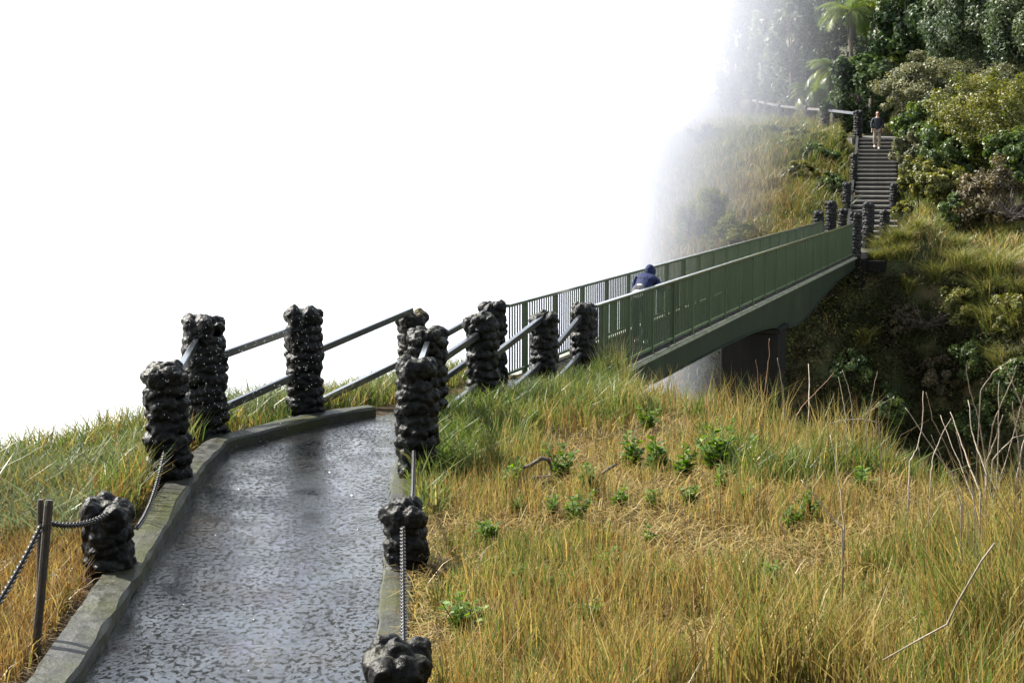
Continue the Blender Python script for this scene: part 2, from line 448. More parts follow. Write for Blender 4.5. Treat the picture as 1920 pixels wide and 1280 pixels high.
def grid_obj(name, x0, x1, y0, y1, st, hf, mat):
    nx, ny = int((x1 - x0) / st) + 1, int((y1 - y0) / st) + 1
    xs, ys = np.linspace(x0, x1, nx), np.linspace(y0, y1, ny)
    X, Y = np.meshgrid(xs, ys)
    Z = hf(X, Y)
    v = np.stack([X.ravel(), Y.ravel(), Z.ravel()], 1)
    i = np.arange((ny - 1) * nx).reshape(ny - 1, nx)[:, :-1].ravel()
    f = np.stack([i, i + 1, i + nx + 1, i + nx], 1)
    o = mesh_obj(name, v, f, mat, smooth=True)
    return o

# ------------------------------------------------------------------ the setting
tag(grid_obj('ground', -13, 11, -7, 28, 0.12, near_h, M['ground']), kind='structure')
tag(grid_obj('hill', -2, 62, 36, 135, 0.4, hill_h, M['hill']), kind='structure')
fl = mesh_obj('gorge_floor', [(2, 8, -25), (70, 8, -25), (70, 62, -25), (2, 62, -25)], [(0, 1, 2, 3)], M['gorge'])
tag(fl, kind='structure')

def strip(le, re, n=60):
    """resample two polylines into a quad strip"""
    def res(pl):
        pl = np.array(pl, float)
        s = np.r_[0, np.cumsum(np.hypot(*np.diff(pl, axis=0).T))]
        t = np.linspace(0, s[-1], n)
        return np.stack([np.interp(t, s, pl[:, 0]), np.interp(t, s, pl[:, 1])], 1)
    return res(le), res(re)
a, b = strip(L_EDGE, R_EDGE)
vs, fs = [], []
for i in range(len(a)):
    for k in range(9):
        q = a[i] * (1 - k / 8) + b[i] * k / 8
        vs.append((q[0], q[1], float(path_z(q[1])) + 0.004))
for i in range(len(a) - 1):
    for k in range(8):
        c = i * 9 + k
        fs.append((c, c + 1, c + 10, c + 9))
tag(mesh_obj('path', vs, fs, M['path'], smooth=True), kind='structure')

def kerb(name, inner, width, h, side, sink=0.3, seed=1):
    pl = np.array(inner, float)
    s = np.r_[0, np.cumsum(np.hypot(*np.diff(pl, axis=0).T))]
    t = np.arange(0, s[-1], 0.12)
    q = np.stack([np.interp(t, s, pl[:, 0]), np.interp(t, s, pl[:, 1])], 1)
    q2 = q.copy()
    for i in range(len(q)):                       # round the corners
        q2[i] = q[max(0, i - 1):i + 2].mean(0)
    tg = np.gradient(q2, axis=0); tg /= np.hypot(tg[:, 0], tg[:, 1])[:, None]
    nm = np.stack([-tg[:, 1], tg[:, 0]], 1) * side
    vs, fs = [], []
    prof = [(0.0, -sink), (0.0, h - 0.025), (0.02, h), (width * 0.5, h + 0.006), (width - 0.03, h), (width, h - 0.03), (width, -sink)]
    m_ = len(prof)
    for i in range(len(q2)):
        z = float(path_z(q2[i][1]))
        for j, (o, hh) in enumerate(prof):
            w = 0.02 * (mnoise.noise(Vector((i * 0.35, j * 3.1, seed))))
            x, y = q2[i] + nm[i] * (o + w)
            vs.append((x, y, z + hh + (w * 0.6 if 0 < j < m_ - 1 else 0)))
    for i in range(len(q2) - 1):
        for j in range(m_ - 1):
            c = i * m_ + j
            fs.append((c, c + 1, c + m_ + 1, c + m_) if side > 0 else (c, c + m_, c + m_ + 1, c + 1))
    fs.append(tuple(range(m_))); fs.append(tuple((len(q2) - 1) * m_ + j for j in range(m_)))
    return tag(mesh_obj(name, vs, fs, M['kerb']), kind='structure')
kerb('kerb', L_EDGE[:6], 0.28, 0.12, 1)
kerb('kerb', R_EDGE[:4], 0.24, 0.05, -1, seed=5)

# ------------------------------------------------------------------ lumpy stone posts
ICO = {}
def ico(sub):
    if sub not in ICO:
        bm = bmesh.new(); bmesh.ops.create_icosphere(bm, subdivisions=sub, radius=1.0)
        ICO[sub] = (np.array([v.co[:] for v in bm.verts]), np.array([[v.index for v in f.verts] for f in bm.faces]))
        bm.free()
    return ICO[sub]

def stone_post(name, loc, h, w, label, group, sub=3, seed=0, mat='rock', cat='stone post', stones=None, cap=1.15):
    r_ = random.Random(seed * 13 + 5)
    iv, fi = ico(sub)
    V, F, nb = [], [], 0
    def stone(c, rad, ax):
        nonlocal nb
        off = Vector((r_.uniform(-50, 50), r_.uniform(-50, 50), r_.uniform(-50, 50)))
        k = np.array([1 + 0.26 * mnoise.noise(Vector(p) * 1.25 + off) + 0.08 * mnoise.noise(Vector(p) * 3.1 + off) for p in iv])
        p = iv * k[:, None] * np.array(rad)
        ca, sa = math.cos(ax), math.sin(ax)
        p = np.stack([p[:, 0] * ca - p[:, 1] * sa, p[:, 0] * sa + p[:, 1] * ca, p[:, 2]], 1) + np.array(c)
        V.append(p); F.append(fi + nb); nb += len(p)
    lay = stones or max(3, round(h / 0.118))
    hz = h / (lay + 0.5)
    R0 = w * 0.5
    for k in range(-1, lay):                             # the lowest course sits in the ground
        z = hz * (k + 0.45)
        nst = r_.choice((7, 8, 8, 9))
        ph = r_.uniform(0, 6.28)
        swell = 1.0 + 0.05 * r_.uniform(-1, 1) + (0.05 if k < 1 else 0)
        for j in range(nst):
            t = ph + 2 * math.pi * (j + r_.uniform(-0.18, 0.18)) / nst
            rr = hz * r_.uniform(0.52, 0.85)
            d = (R0 * swell - rr * 0.8 - abs(r_.gauss(0, 0.012)))
            tw = max(math.pi * R0 / nst * 1.15, rr)
            stone((d * math.cos(t), d * math.sin(t), z + r_.uniform(-0.28, 0.28) * hz), (rr * 0.95, min(tw, rr * 1.7) * r_.uniform(0.75, 1.1), rr * r_.uniform(0.8, 1.1)), t)
    for j in range(6):                                   # the cap of larger stones
        t = j * 1.047 + r_.uniform(-0.3, 0.3)
        d = R0 * r_.uniform(0.45, 0.72) * cap if j else 0
        rr = R0 * r_.uniform(0.36, 0.5)
        stone((d * math.cos(t), d * math.sin(t), h - hz * r_.uniform(0.35, 0.85)), (rr * r_.uniform(0.9, 1.3), rr, hz * r_.uniform(0.75, 1.1)), r_.uniform(0, 3))
    n = 14                                               # mortar core
    core = [(R0 * 0.83 * math.cos(2 * math.pi * i / n), R0 * 0.83 * math.sin(2 * math.pi * i / n), z) for z in (-0.4, h - hz * 0.6) for i in range(n)]
    cf = []
    for i in range(n):
        j = (i + 1) % n
        cf += [(i, j, n + j), (i, n + j, n + i)]
    cf += [(n, n + i, n + i + 1) for i in range(1, n - 1)]
    V.append(np.array(core)); F.append(np.array(cf) + nb)
    o = mesh_obj(name, np.concatenate(V), np.concatenate(F), M[mat], smooth=True, loc=loc)
    if sub >= 3:                                         # fuse the stones with mortar, then roughen
        rm = o.modifiers.new('fuse', 'REMESH'); rm.mode = 'VOXEL'; rm.voxel_size = 0.0115; rm.use_smooth_shade = True
        sm_ = o.modifiers.new('mortar', 'SMOOTH'); sm_.iterations = 1; sm_.factor = 0.5
        dm = o.modifiers.new('craggy', 'DISPLACE'); dm.texture = CRAG; dm.strength = 0.028; dm.mid_level = 0.5
    return tag(o, label, cat, group)
CRAG_BIG = bpy.data.textures.new('crag_big', 'CLOUDS'); CRAG_BIG.noise_scale = 0.35; CRAG_BIG.noise_depth = 5
CRAG = bpy.data.textures.new('crag', 'CLOUDS'); CRAG.noise_scale = 0.045; CRAG.noise_depth = 3

G_POST = 'lumpy stone posts along the path'
posts = {}
def post_at(key, x, y, h, w, label, seed, mat='rock', z=None):
    z = float(path_z(y)) if z is None else z
    posts[key] = (x, y, z, h)
    return stone_post('stone_post', (x, y, z), h, w, label, G_POST, 3, seed, mat)
post_at('L0', -3.30, 13.4, 1.18, 0.44, 'dark lumpy stone post on the kerb, nearest tall one left of the path', 1)
post_at('L1', -3.42, 15.65, 1.40, 0.49, 'tall wet stone post right behind the nearest one on the left kerb', 2)
post_at('L2', -2.50, 16.95, 1.36, 0.46, 'tall wet stone post standing alone where the kerb bends at the end of the path', 3)
post_at('L3', -1.42, 20.1, 1.24, 0.44, 'stone post with a yellowish mossy cap on the gorge side, second before the bridge', 4, 'rock_moss')
post_at('L4', -0.30, 22.2, 1.22, 0.44, 'stone post at the near end of the far green railing', 5)
post_at('R0', -0.93, 13.75, 1.19, 0.42, 'dark stone post on the right path edge with a chain hanging from its front', 6)
post_at('R1', -0.96, 16.1, 1.20, 0.46, 'stone post half hidden behind the front right one, a short rail ending in its top', 7)
post_at('R2', -0.37, 17.8, 1.22, 0.44, 'broad-capped stone post in green grass, third along the right rail', 8)
post_at('R3', 0.46, 20.2, 1.24, 0.42, 'stone post in green grass, a low rail rising to its middle, next-to-last before the bridge', 9)
post_at('R4', 1.12, 22.05, 1.22, 0.42, 'stone post at the near end of the near green railing', 10)

G_BOL = 'short stone bollards holding the chains'
stone_post('bollard', (-3.02, 10.36, 0.1), 0.50, 0.38, 'short black stone bollard on the left kerb with chains on both sides', G_BOL, 4, 21, 'rock', 'bollard', 4, 1.25)
stone_post('bollard', (-0.81, 10.6, 0.0), 0.54, 0.33, 'short black stone bollard at the right path edge in front of dry grass', G_BOL, 4, 22, 'rock', 'bollard', 5, 1.25)
stone_post('bollard', (-0.62, 7.42, 0.0), 0.50, 0.36, 'black stone bollard cut by the bottom of the picture, only its top showing', G_BOL, 4, 25, 'rock', 'bollard', 4, 1.3)

# ------------------------------------------------------------------ rails between the posts
def rail(a, pa, b, pb, label, mat='steel', w=0.06, h=0.085, off=0.0):
    ya, yb = posts[a][1], posts[b][1]
    A, B = P(pa[0], pa[1], ya), P(pb[0], pb[1], yb)
    mb = MB().bar(A, B, w, h)
    mid = (A + B) / 2
    o = mb.build('guard_rail', M[mat], loc=mid)
    bv = o.modifiers.new('bevel', 'BEVEL'); bv.width = 0.006; bv.segments = 2
    return tag(o, label, 'rail', 'steel rails between the stone posts')
rail('L0', (322, 718), 'L1', (373, 634), 'short sloping rail joining the two nearest left posts')
rail('L1', (385, 677), 'L2', (572, 610), 'upper rail between the second left post and the post at the kerb bend')
rail('L1', (385, 780), 'L2', (572, 696), 'lower rail between the second left post and the post at the kerb bend')
rail('L2', (572, 667), 'L3', (772, 582), 'upper rail from the kerb-bend post up to the mossy-capped post')
rail('L2', (572, 766), 'L3', (772, 669), 'lower rail from the kerb-bend post up to the mossy-capped post')
rail('L3', (772, 662), 'L4', (925, 577), 'upper rail from the mossy-capped post to the far railing')
rail('L3', (772, 752), 'L4', (925, 645), 'lower rail from the mossy-capped post to the far railing')
rail('R0', (782, 700), 'R1', (803, 642), 'short yellow-stained rail between the two front right posts')
rail('R1', (800, 692), 'R2', (905, 622), 'upper rail running into the broad-capped post from the left')
rail('R1', (800, 796), 'R2', (905, 716), 'lower rail running into the broad-capped post, sunk in green grass')
rail('R2', (905, 683), 'R3', (1020, 594), 'upper rail between the broad-capped post and the next post to the right')
rail('R2', (905, 782), 'R3', (1020, 676), 'lower rail rising out of the grass right of the broad-capped post')
rail('R3', (1020, 677), 'R4', (1095, 586), 'upper rail between the last two right posts before the bridge')
rail('R3', (1020, 741), 'R4', (1095, 657), 'lower rail between the last two right posts before the bridge')

# ------------------------------------------------------------------ chains and stakes
def chain(a, b, sag, label, name='chain', ll=0.052, th=0.0065):
    a, b = Vector(a), Vector(b)
    pts = []
    for i in range(61):
        t = i / 60
        p = a.lerp(b, t); p.z -= sag * 4 * t * (1 - t)
        pts.append(p)
    seg = [(pts[i + 1] - pts[i]).length for i in range(60)]
    tot = sum(seg); n = int(tot / (ll * 0.74))
    mb = MB(); nr, ns = 12, 5
    for k in range(n):
        s = tot * (k + 0.5) / n; i = 0
        while i < 59 and s > seg[i]: s -= seg[i]; i += 1
        c = pts[i].lerp(pts[i + 1], s / seg[i]); d = (pts[i + 1] - pts[i]).normalized()
        x = d.cross(Vector((0.2, 0.5, 0.8))).normalized(); y = d.cross(x)
        if k % 2: x, y = y, -x
        x, y = (x + y * 0.4).normalized(), (y - x * 0.4).normalized()
        vs, fs = [], []
        for u in range(nr):
            tu = 2 * math.pi * u / nr
            ring = d * math.cos(tu) * ll / 2 + x * math.sin(tu) * ll * 0.33
            nrm = (d * math.cos(tu) * 0.7 + x * math.sin(tu)).normalized()
            for v in range(ns):
                tv = 2 * math.pi * v / ns
                vs.append(c + ring + nrm * th * math.cos(tv) + y * th * math.sin(tv))
        for u in range(nr):
            for v in range(ns):
                fs.append((u * ns + v, u * ns + (v + 1) % ns, ((u + 1) % nr) * ns + (v + 1) % ns, ((u + 1) % nr) * ns + v))
        mb.add(vs, fs)
    o = mb.build(name, M['chain'], smooth=True, loc=(a + b) / 2)
    return tag(o, label, 'chain', 'iron chains slung between bollards and posts')
chain(P(308, 848, 13.18), P(256, 990, 10.4), 0.10, 'chain hanging between the nearest left stone post and the short bollard')
chain(P(203, 962, 10.16), P(84, 978, 8.72), 0.05, 'chain sagging from the left bollard to the thin iron stakes')
chain(P(78, 984, 8.7), P(-120, 1290, 6.3), 0.06, 'chain dropping from the iron stakes out of the picture at left')
chain(P(776, 845, 13.53), P(772, 950, 10.75), 0.08, 'chain from the front right stone post down to the bollard before it')
chain(P(755, 988, 10.4), P(757, 1215, 7.62), 0.07, 'chain between the right bollard and the one at the bottom of the picture')

def stake(top, base, r, label):
    tp, bs = P(*top), P(*base)
    bs = bs + (bs - tp).normalized() * 0.3
    mb = MB()
    mid = tp.lerp(bs, 0.5) + Vector((0.006, 0, 0))
    mb.tube([tp, tp.lerp(bs, 0.03), mid, bs], [r * 0.85, r, r, r], 10)
    o = mb.build('iron_stake', M['iron'], smooth=False, loc=bs)
    return tag(o, label, 'stake', 'thin iron stakes at the left edge')
stake((92, 937, 8.7), (65, 1220, 8.6), 0.027, 'slanting dark iron stake the chain is hooked to, right one of the pair')
stake((76, 936, 8.78), (72, 1150, 8.75), 0.021, 'thinner upright dark stake behind the slanting one')

# ------------------------------------------------------------------ the footbridge
BD = Vector((0.356, 0.9345, 0)).normalized()
BN = Vector((BD.y, -BD.x, 0))
PAN, NPAN = 1.52, 20
RN = P(1120, 573, 22.5); RN.z = 0.83                # near top of the right railing
BW = 1.32
Z_TOP, Z_BOT = 0.83, -0.26
BANG = math.atan2(BD.y, BD.x)
def bp(s, side, z):                                  # side 0 = right railing line, 1 = left
    q = RN + BD * s - BN * (BW * side)
    return Vector((q.x, q.y, z))
bridge = empty('footbridge', bp(0, 0.5, Z_BOT - 0.1))
tag(bridge, 'green steel footbridge with barred railings crossing the gorge on an arched girder', 'bridge')
def bpart(mb, name, mat, parent=None):
    par = parent or bridge
    l = Vector(bridge.location)
    mb.v = [tuple(Vector(p) - l) for p in mb.v]
    o = mesh_obj(name, mb.v, mb.f, M[mat], par)
    return o
LEN = PAN * NPAN
for side in (0, 1):
    s0 = -0.12 if side == 0 else -0.55
    rl = bpart(MB().bar(bp(s0, side, Z_TOP), bp(LEN + (0.1 if side == 0 else 2.2), side, Z_TOP), 0.085, 0.05), 'railing', 'wet_green')
    bv = rl.modifiers.new('bevel', 'BEVEL'); bv.width = 0.008; bv.segments = 2
    bpart(MB().bar(bp(s0, side, Z_BOT), bp(LEN + 0.05, side, Z_BOT), 0.05, 0.04), 'bottom_rail', 'green_paint', rl)
    for k in range(-1, NPAN + 1 + side):
        if k >= 0:
            bpart(MB().bar(bp(k * PAN + 0.25, side, Z_BOT - 0.1), bp(k * PAN + 0.25, side, Z_TOP - 0.026), 0.075, 0.07, up=BD), 'railing_post', 'green_paint', rl)
        bars = MB()
        nb = 13
        for j in range(1, nb):
            s = k * PAN + 0.25 + PAN * j / nb
            if s < s0 + 0.05 or s > LEN + (0 if side == 0 else 2.0): continue
            z0, z1 = Z_BOT + 0.021, Z_TOP - 0.026
            bars.bar(bp(s, side, z0), bp(s, side, z1), 0.019, 0.026, up=BD)
        if bars.v: bpart(bars, 'bar_panel', 'green_paint', rl)
# deck, flange and arched girders
dk = MB()
c0, c1 = bp(-0.7, 0.5, Z_BOT - 0.14), bp(LEN + 0.6, 0.5, Z_BOT - 0.14)
dk.bar(c0, c1, BW + 0.1, 0.08)
bpart(dk, 'deck', 'concrete_dark')
gd = [(0.2, 0.42), (4, 0.42), (8, 0.45), (11, 0.5), (13.5, 0.6), (15.5, 0.8), (17.3, 1.02), (18.8, 1.05), (20.8, 0.88), (23, 0.65), (26, 0.42), (30.6, 0.26)]
def arch(s):
    xs, ys = zip(*gd)
    return float(np.interp(s, xs, ys))
for side in (0, 1):
    sg = 1 if side == 0 else -1
    fm = MB().bar(bp(0, side, Z_BOT - 0.13) + BN * (0.06 * sg), bp(LEN + 0.4, side, Z_BOT - 0.13) + BN * (0.06 * sg), 0.2, 0.05)
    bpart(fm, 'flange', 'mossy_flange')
    n = 56; vs, fs = [], []
    for i in range(n + 1):
        s = 0.2 + (LEN + 0.1) * i / n
        dd = np.mean([arch(s + q) for q in np.linspace(-0.9, 0.9, 7)])
        for o_ in (-0.05, 0.05):
            q = bp(s, side, 0) + BN * (0.06 * sg + o_)
            vs += [(q.x, q.y, Z_BOT - 0.156), (q.x, q.y, Z_BOT - 0.156 - dd)]
    for i in range(n):
        a = i * 4
        fs += [(a, a + 4, a + 5, a + 1), (a + 2, a + 3, a + 7, a + 6), (a, a + 2, a + 6, a + 4), (a + 1, a + 5, a + 7, a + 3)]
    fs += [(0, 1, 3, 2), (n * 4, n * 4 + 2, n * 4 + 3, n * 4 + 1)]
    mb = MB(); mb.v, mb.f = vs, fs
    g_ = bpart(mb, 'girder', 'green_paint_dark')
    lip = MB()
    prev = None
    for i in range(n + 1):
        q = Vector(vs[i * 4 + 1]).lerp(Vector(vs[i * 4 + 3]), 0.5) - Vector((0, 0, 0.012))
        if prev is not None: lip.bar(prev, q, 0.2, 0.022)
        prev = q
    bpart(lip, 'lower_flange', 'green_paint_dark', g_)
# pier
pc = bp(15.6, 0.5, 0)
pm = MB()
pz = Z_BOT - 0.156 - 0.78
pm.box((0, 0, -11), (1.25, 1.5, 22 - 0.02), 0, 1.0).box((0, 0, 0.06), (1.4, 1.62, 0.14))
pier = pm.build('bridge_pier', M['concrete_dark'])
pier.location = (pc.x + 0.1, pc.y, pz - 0.13); pier.rotation_euler.z = BANG
bv = pier.modifiers.new('bevel', 'BEVEL'); bv.width = 0.05; bv.segments = 2
tag(pier, 'dark weather-stained concrete pier under the far half of the green bridge', 'bridge pier')
# abutments
am = MB().box((0, 0, -0.6), (1.0, 2.2, 1.2))
na = am.build('abutment', M['kerb']); q = bp(-0.2, 0.35, 0)
na.location = (q.x + BD.x * 0.35, q.y + 0.35, Z_BOT - 0.19); na.rotation_euler.z = BANG
tag(na, 'low concrete bearing block in the grass under the near end of the bridge', 'abutment')
am = MB().box((0, 0, -0.5), (1.6, 2.2, 1.0)).box((0.1, -1.35, -0.25), (1.2, 0.8, 0.4))
fa = am.build('abutment', M['concrete_dark']); q = bp(LEN + 0.9, 0.5, 0)
fa.location = (q.x, q.y, Z_BOT - 0.2); fa.rotation_euler.z = BANG
tag(fa, 'dark concrete block carrying the far end of the bridge on the cliff', 'abutment')

# ------------------------------------------------------------------ far side: landing, staircase, fence
lm = MB()
e0 = bp(LEN + 0.3, 1.1, 0); e1 = bp(LEN + 0.3, -0.1, 0)
lm.prism([(e1.x, e1.y), (14.75, 53.9), (12.85, 54.7), (e0.x, e0.y)], -0.6, -0.22)
tag(lm.build('landing', M['far_path']), kind='structure')
top_path = MB().prism([(16.5, 69.7), (19.3, 69.0), (20.5, 74.5), (17.2, 79.5), (15.6, 83), (14.2, 82), (15.4, 78.0), (16.7, 74.5)], 3.5, 4.12)
tpo = top_path.build('path', M['far_path']); tag(tpo, kind='structure')
for v_ in tpo.data.vertices:
    v_.co.z += 0.1 * max(0, v_.co.y - 76) + 0.02

stairs = empty('staircase', (13.75, 54.2, -0.2))
tag(stairs, 'straight stone staircase climbing from the bridge to the wooded plateau', 'staircase')
NST = 24
sd = Vector((4.1, 15.8, 0)); slen = sd.length; sd.normalize(); sn = Vector((sd.y, -sd.x, 0))
sang = math.atan2(sd.y, sd.x)
for k in range(NST):
    c = Vector((13.75, 54.2, 0)) + sd * (slen * (k + 0.5) / NST)
    z = -0.2 + 4.3 * (k + 1) / NST
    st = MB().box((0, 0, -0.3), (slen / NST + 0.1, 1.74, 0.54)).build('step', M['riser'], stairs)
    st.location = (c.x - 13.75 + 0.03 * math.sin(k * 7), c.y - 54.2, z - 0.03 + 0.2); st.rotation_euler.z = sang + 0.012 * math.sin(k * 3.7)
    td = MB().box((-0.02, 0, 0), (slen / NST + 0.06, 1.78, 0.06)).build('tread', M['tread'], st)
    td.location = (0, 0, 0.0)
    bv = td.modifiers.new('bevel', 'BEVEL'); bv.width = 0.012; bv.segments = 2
for sgn in (-1,):
    mb = MB()
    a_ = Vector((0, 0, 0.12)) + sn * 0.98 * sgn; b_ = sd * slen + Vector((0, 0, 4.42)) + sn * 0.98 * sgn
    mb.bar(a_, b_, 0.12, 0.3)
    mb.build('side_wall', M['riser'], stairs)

G_FAR = 'stone posts at the far end of the bridge and stairs'
def far_post(px, top, base, Y, wpx, label, seed, group=G_FAR, sink=0.0):
    t_, b_ = P(px, top, Y), P(px, base, Y)
    w = wpx * Y / FPX
    h = t_.z - b_.z
    return stone_post('stone_post', (b_.x, b_.y, b_.z), h, w, label, group, 2, seed, 'rock_far')
far_post(1534, 396, 446, 53.2, 20, 'stone post where the far green railing ends', 41)
far_post(1557, 378, 436, 54.5, 22, 'tall stone post behind the end of the far railing, left of the bridge exit', 42)
far_post(1579, 393, 432, 55.6, 17, 'low stone post at the left foot of the stairs, behind the bridge exit', 43)
far_post(1603, 400, 480, 51.2, 23, 'stone post where the near green railing ends', 44)
far_post(1627, 381, 446, 53.0, 23, 'tall stone post right of the bridge exit, in front of the lowest steps', 45)
far_post(1658, 395, 428, 54.3, 19, 'stumpy stone post at the right foot of the stairs', 46)
far_post(1587, 343, 376, 58.5, 17, 'short stone post on the left side partway up the stairs', 47)
far_post(1675, 345, 372, 58.5, 15, 'short stone post on the right side partway up the stairs', 48)
far_post(1601, 290, 338, 62.5, 13, 'narrow stone post on the left side of the upper stairs', 49)
G_FEN = 'stone posts of the clifftop fence'
fence = [(1608, 208, 262, 69.8, 17, 'stone post at the left head of the stairs'),
         (1545.5, 203, 249, 76.5, 18, 'thick fence post left of the stair head, at the edge of the gravel'),
         (1514, 200, 236, 81.0, 15, 'fence post standing in grass, two left of the stair head'),
         (1464, 196, 222, 85.0, 13, 'small fence post half sunk in grass in the middle of the clifftop fence'),
         (1438, 190, 226, 87.0, 12, 'fence post with its rail end, third from the misty end'),
         (1424, 187, 220, 89.0, 11, 'fence post second from the misty end of the clifftop fence'),
         (1410, 181, 218, 90.5, 15, 'thick fence post at the misty end of the clifftop fence')]
fpts = []
for i, (px, tp, bs, Y, wp, lab) in enumerate(fence):
    far_post(px, tp, bs, Y, wp, lab, 60 + i, G_FEN)
    fpts.append((px, tp, Y))
frail = [(1410, 188), (1424, 191), (1438, 194), (1464, 199), (1514, 204), (1545.5, 206), (1608, 213)]
names = ['pale rail at the misty end of the clifftop fence', 'short pale rail between the second and third misty fence posts', 'pale rail running up to the half-sunk fence post',
         'long pale rail across the grass in the middle of the clifftop fence', 'pale rail between the grass fence post and the thick gravel-edge post', 'dark rail closing the fence at the stair head']
ys = [p[2] for p in fpts][::-1]
for i in range(6):
    A, B = P(frail[i][0], frail[i][1], ys[i] - 0.1), P(frail[i + 1][0], frail[i + 1][1], ys[i + 1] - 0.1)
    o = MB().bar(A, B, 0.1, 0.13).build('fence_rail', M['pale_rail' if i < 5 else 'steel'], loc=(A + B) / 2)
    tag(o, names[i], 'rail', 'rails of the clifftop fence')

# ------------------------------------------------------------------ foliage builders
def leaf_cloud(cent, size, up=0.45, out_dir=None, aspect=0.5, r=rng):
    """rhombic leaves: centres (N,3), sizes (N,) -> verts, faces"""
    n = len(cent)
    nm = r.normal(size=(n, 3))
    if out_dir is not None: nm = nm * 0.75 + out_dir * 1.0
    nm[:, 2] += up
    nm /= np.linalg.norm(nm, axis=1)[:, None]
    t = np.cross(nm, r.normal(size=(n, 3))); t /= np.linalg.norm(t, axis=1)[:, None]
    b = np.cross(nm, t)
    s = size[:, None]
    v = np.stack([cent - t * s, cent - b * s * aspect + nm * s * 0.12, cent + t * s, cent + b * s * aspect + nm * s * 0.12], 1).reshape(-1, 3)
    f = np.arange(4 * n).reshape(n, 4)
    return v, f

def crown_points(rad, nclump, nleaf, seed, spread=0.2, hollow=0.55, flat=0.0):
    r = np.random.default_rng(seed)
    d = r.normal(size=(nclump, 3)); d /= np.linalg.norm(d, axis=1)[:, None]
    k = hollow + (1 - hollow) * r.random(nclump) ** 0.6
    k *= 0.82 + 0.36 * r.random(nclump)
    c = d * k[:, None]
    c[:, 2] = np.where(c[:, 2] < 0, c[:, 2] * (1 - flat), c[:, 2])
    sz = spread * r.uniform(0.6, 1.4, nclump)
    idx = r.integers(0, nclump, nleaf)
    e = r.normal(size=(nleaf, 3)); e /= np.linalg.norm(e, axis=1)[:, None]
    e *= (r.random(nleaf) ** 0.45)[:, None]
    p = c[idx] + e * sz[idx][:, None]
    tint = np.clip(0.5 + 0.22 * r.normal(size=nclump)[idx] + 0.17 * r.normal(size=nleaf), 0, 1)
    outd = e * 0.8 + d[idx] * 0.5
    return p * np.array(rad), tint, outd, c * np.array(rad), r

def tree(name, centre, rad, ground_z, mat, leaf, nclump, nleaf, seed, label, cat, group=None, spread=0.22, trunk=0.14, hollow=0.5, flat=0.3, up=0.4, lean=(0, 0), aspect=0.5):
    base = Vector((centre[0] + lean[0], centre[1] + lean[1], ground_z))
    root = empty(name, base)
    tag(root, label, cat, group)
    p, tint, outd, clumps, r = crown_points(rad, nclump, nleaf, seed, spread, hollow, flat)
    off = Vector(centre) - base
    v, f = leaf_cloud(p + np.array(off), leaf * r.uniform(0.6, 1.35, len(p)), up, outd, aspect, r)
    cr = mesh_obj('crown', v, f, M[mat], root)
    face_attr(cr, 'tint', tint)
    mb = MB()
    hub = off + Vector((0, 0, -rad[2] * 0.35))
    low = Vector((0, 0, -0.35))
    mb.tube([low, low.lerp(hub, 0.35) + Vector((0.1 * rad[0] * r.uniform(-1, 1), 0, 0)), low.lerp(hub, 0.7), hub], [trunk * 1.25, trunk, trunk * 0.8, trunk * 0.6], 8)
    for c in clumps[:16]:
        e = off + Vector(c) * 0.92
        m1 = hub.lerp(e, 0.5) + Vector(r.normal(size=3) * 0.08 * rad[0])
        mb.tube([hub.lerp(low, 0.15 * r.random()), m1, e], [trunk * 0.45, trunk * 0.28, trunk * 0.09], 5)
    mb.build('trunk', M['bark'], root)
    return root

def lm_(name, a, b, c, rough=0.4, trans=0.3, spec=0.5):
    M[name] = leaf_mat(name, [(0, a), (0.55, b), (1, c)], rough, trans, spec)
lm_('leaf_glossy', (0.025, 0.042, 0.02), (0.06, 0.085, 0.038), (0.12, 0.145, 0.07), 0.5, 0.33, 0.45)
lm_('leaf_dark', (0.016, 0.03, 0.012), (0.038, 0.066, 0.022), (0.085, 0.12, 0.038), 0.5, 0.3, 0.35)
lm_('leaf_mid', (0.028, 0.052, 0.015), (0.065, 0.1, 0.025), (0.13, 0.165, 0.04), 0.42, 0.35)
lm_('leaf_olive', (0.055, 0.062, 0.028), (0.12, 0.125, 0.058), (0.21, 0.2, 0.1), 0.55, 0.35)
lm_('leaf_yellow', (0.05, 0.06, 0.014), (0.12, 0.13, 0.028), (0.22, 0.2, 0.055), 0.5, 0.4)
lm_('leaf_brown', (0.035, 0.03, 0.016), (0.075, 0.06, 0.028), (0.12, 0.095, 0.04), 0.6, 0.3)
lm_('leaf_palm', (0.04, 0.065, 0.014), (0.085, 0.12, 0.022), (0.16, 0.18, 0.035), 0.35, 0.4)
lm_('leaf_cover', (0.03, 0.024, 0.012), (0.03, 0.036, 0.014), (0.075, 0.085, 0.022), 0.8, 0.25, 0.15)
lm_('moss', (0.09, 0.1, 0.03), (0.19, 0.2, 0.06), (0.32, 0.31, 0.11), 0.8, 0.4, 0.2)

def hz_(x, y): return float(hill_h(np.array([x]), np.array([y]))[0])

def ptree(name, px, py, Y, rx, rz, mat, leaf, nclump, nleaf, seed, label, cat='tree', group=None, ry=None, **kw):
    c = P(px, py, Y); k = Y / FPX
    rad = (rx * k, (ry or rx) * k, rz * k)
    gz = min(hz_(c.x, c.y), c.z - rad[2] * 0.5)
    return tree(name, c, rad, gz, mat, leaf, nclump, nleaf, seed, label, cat, group, **kw)

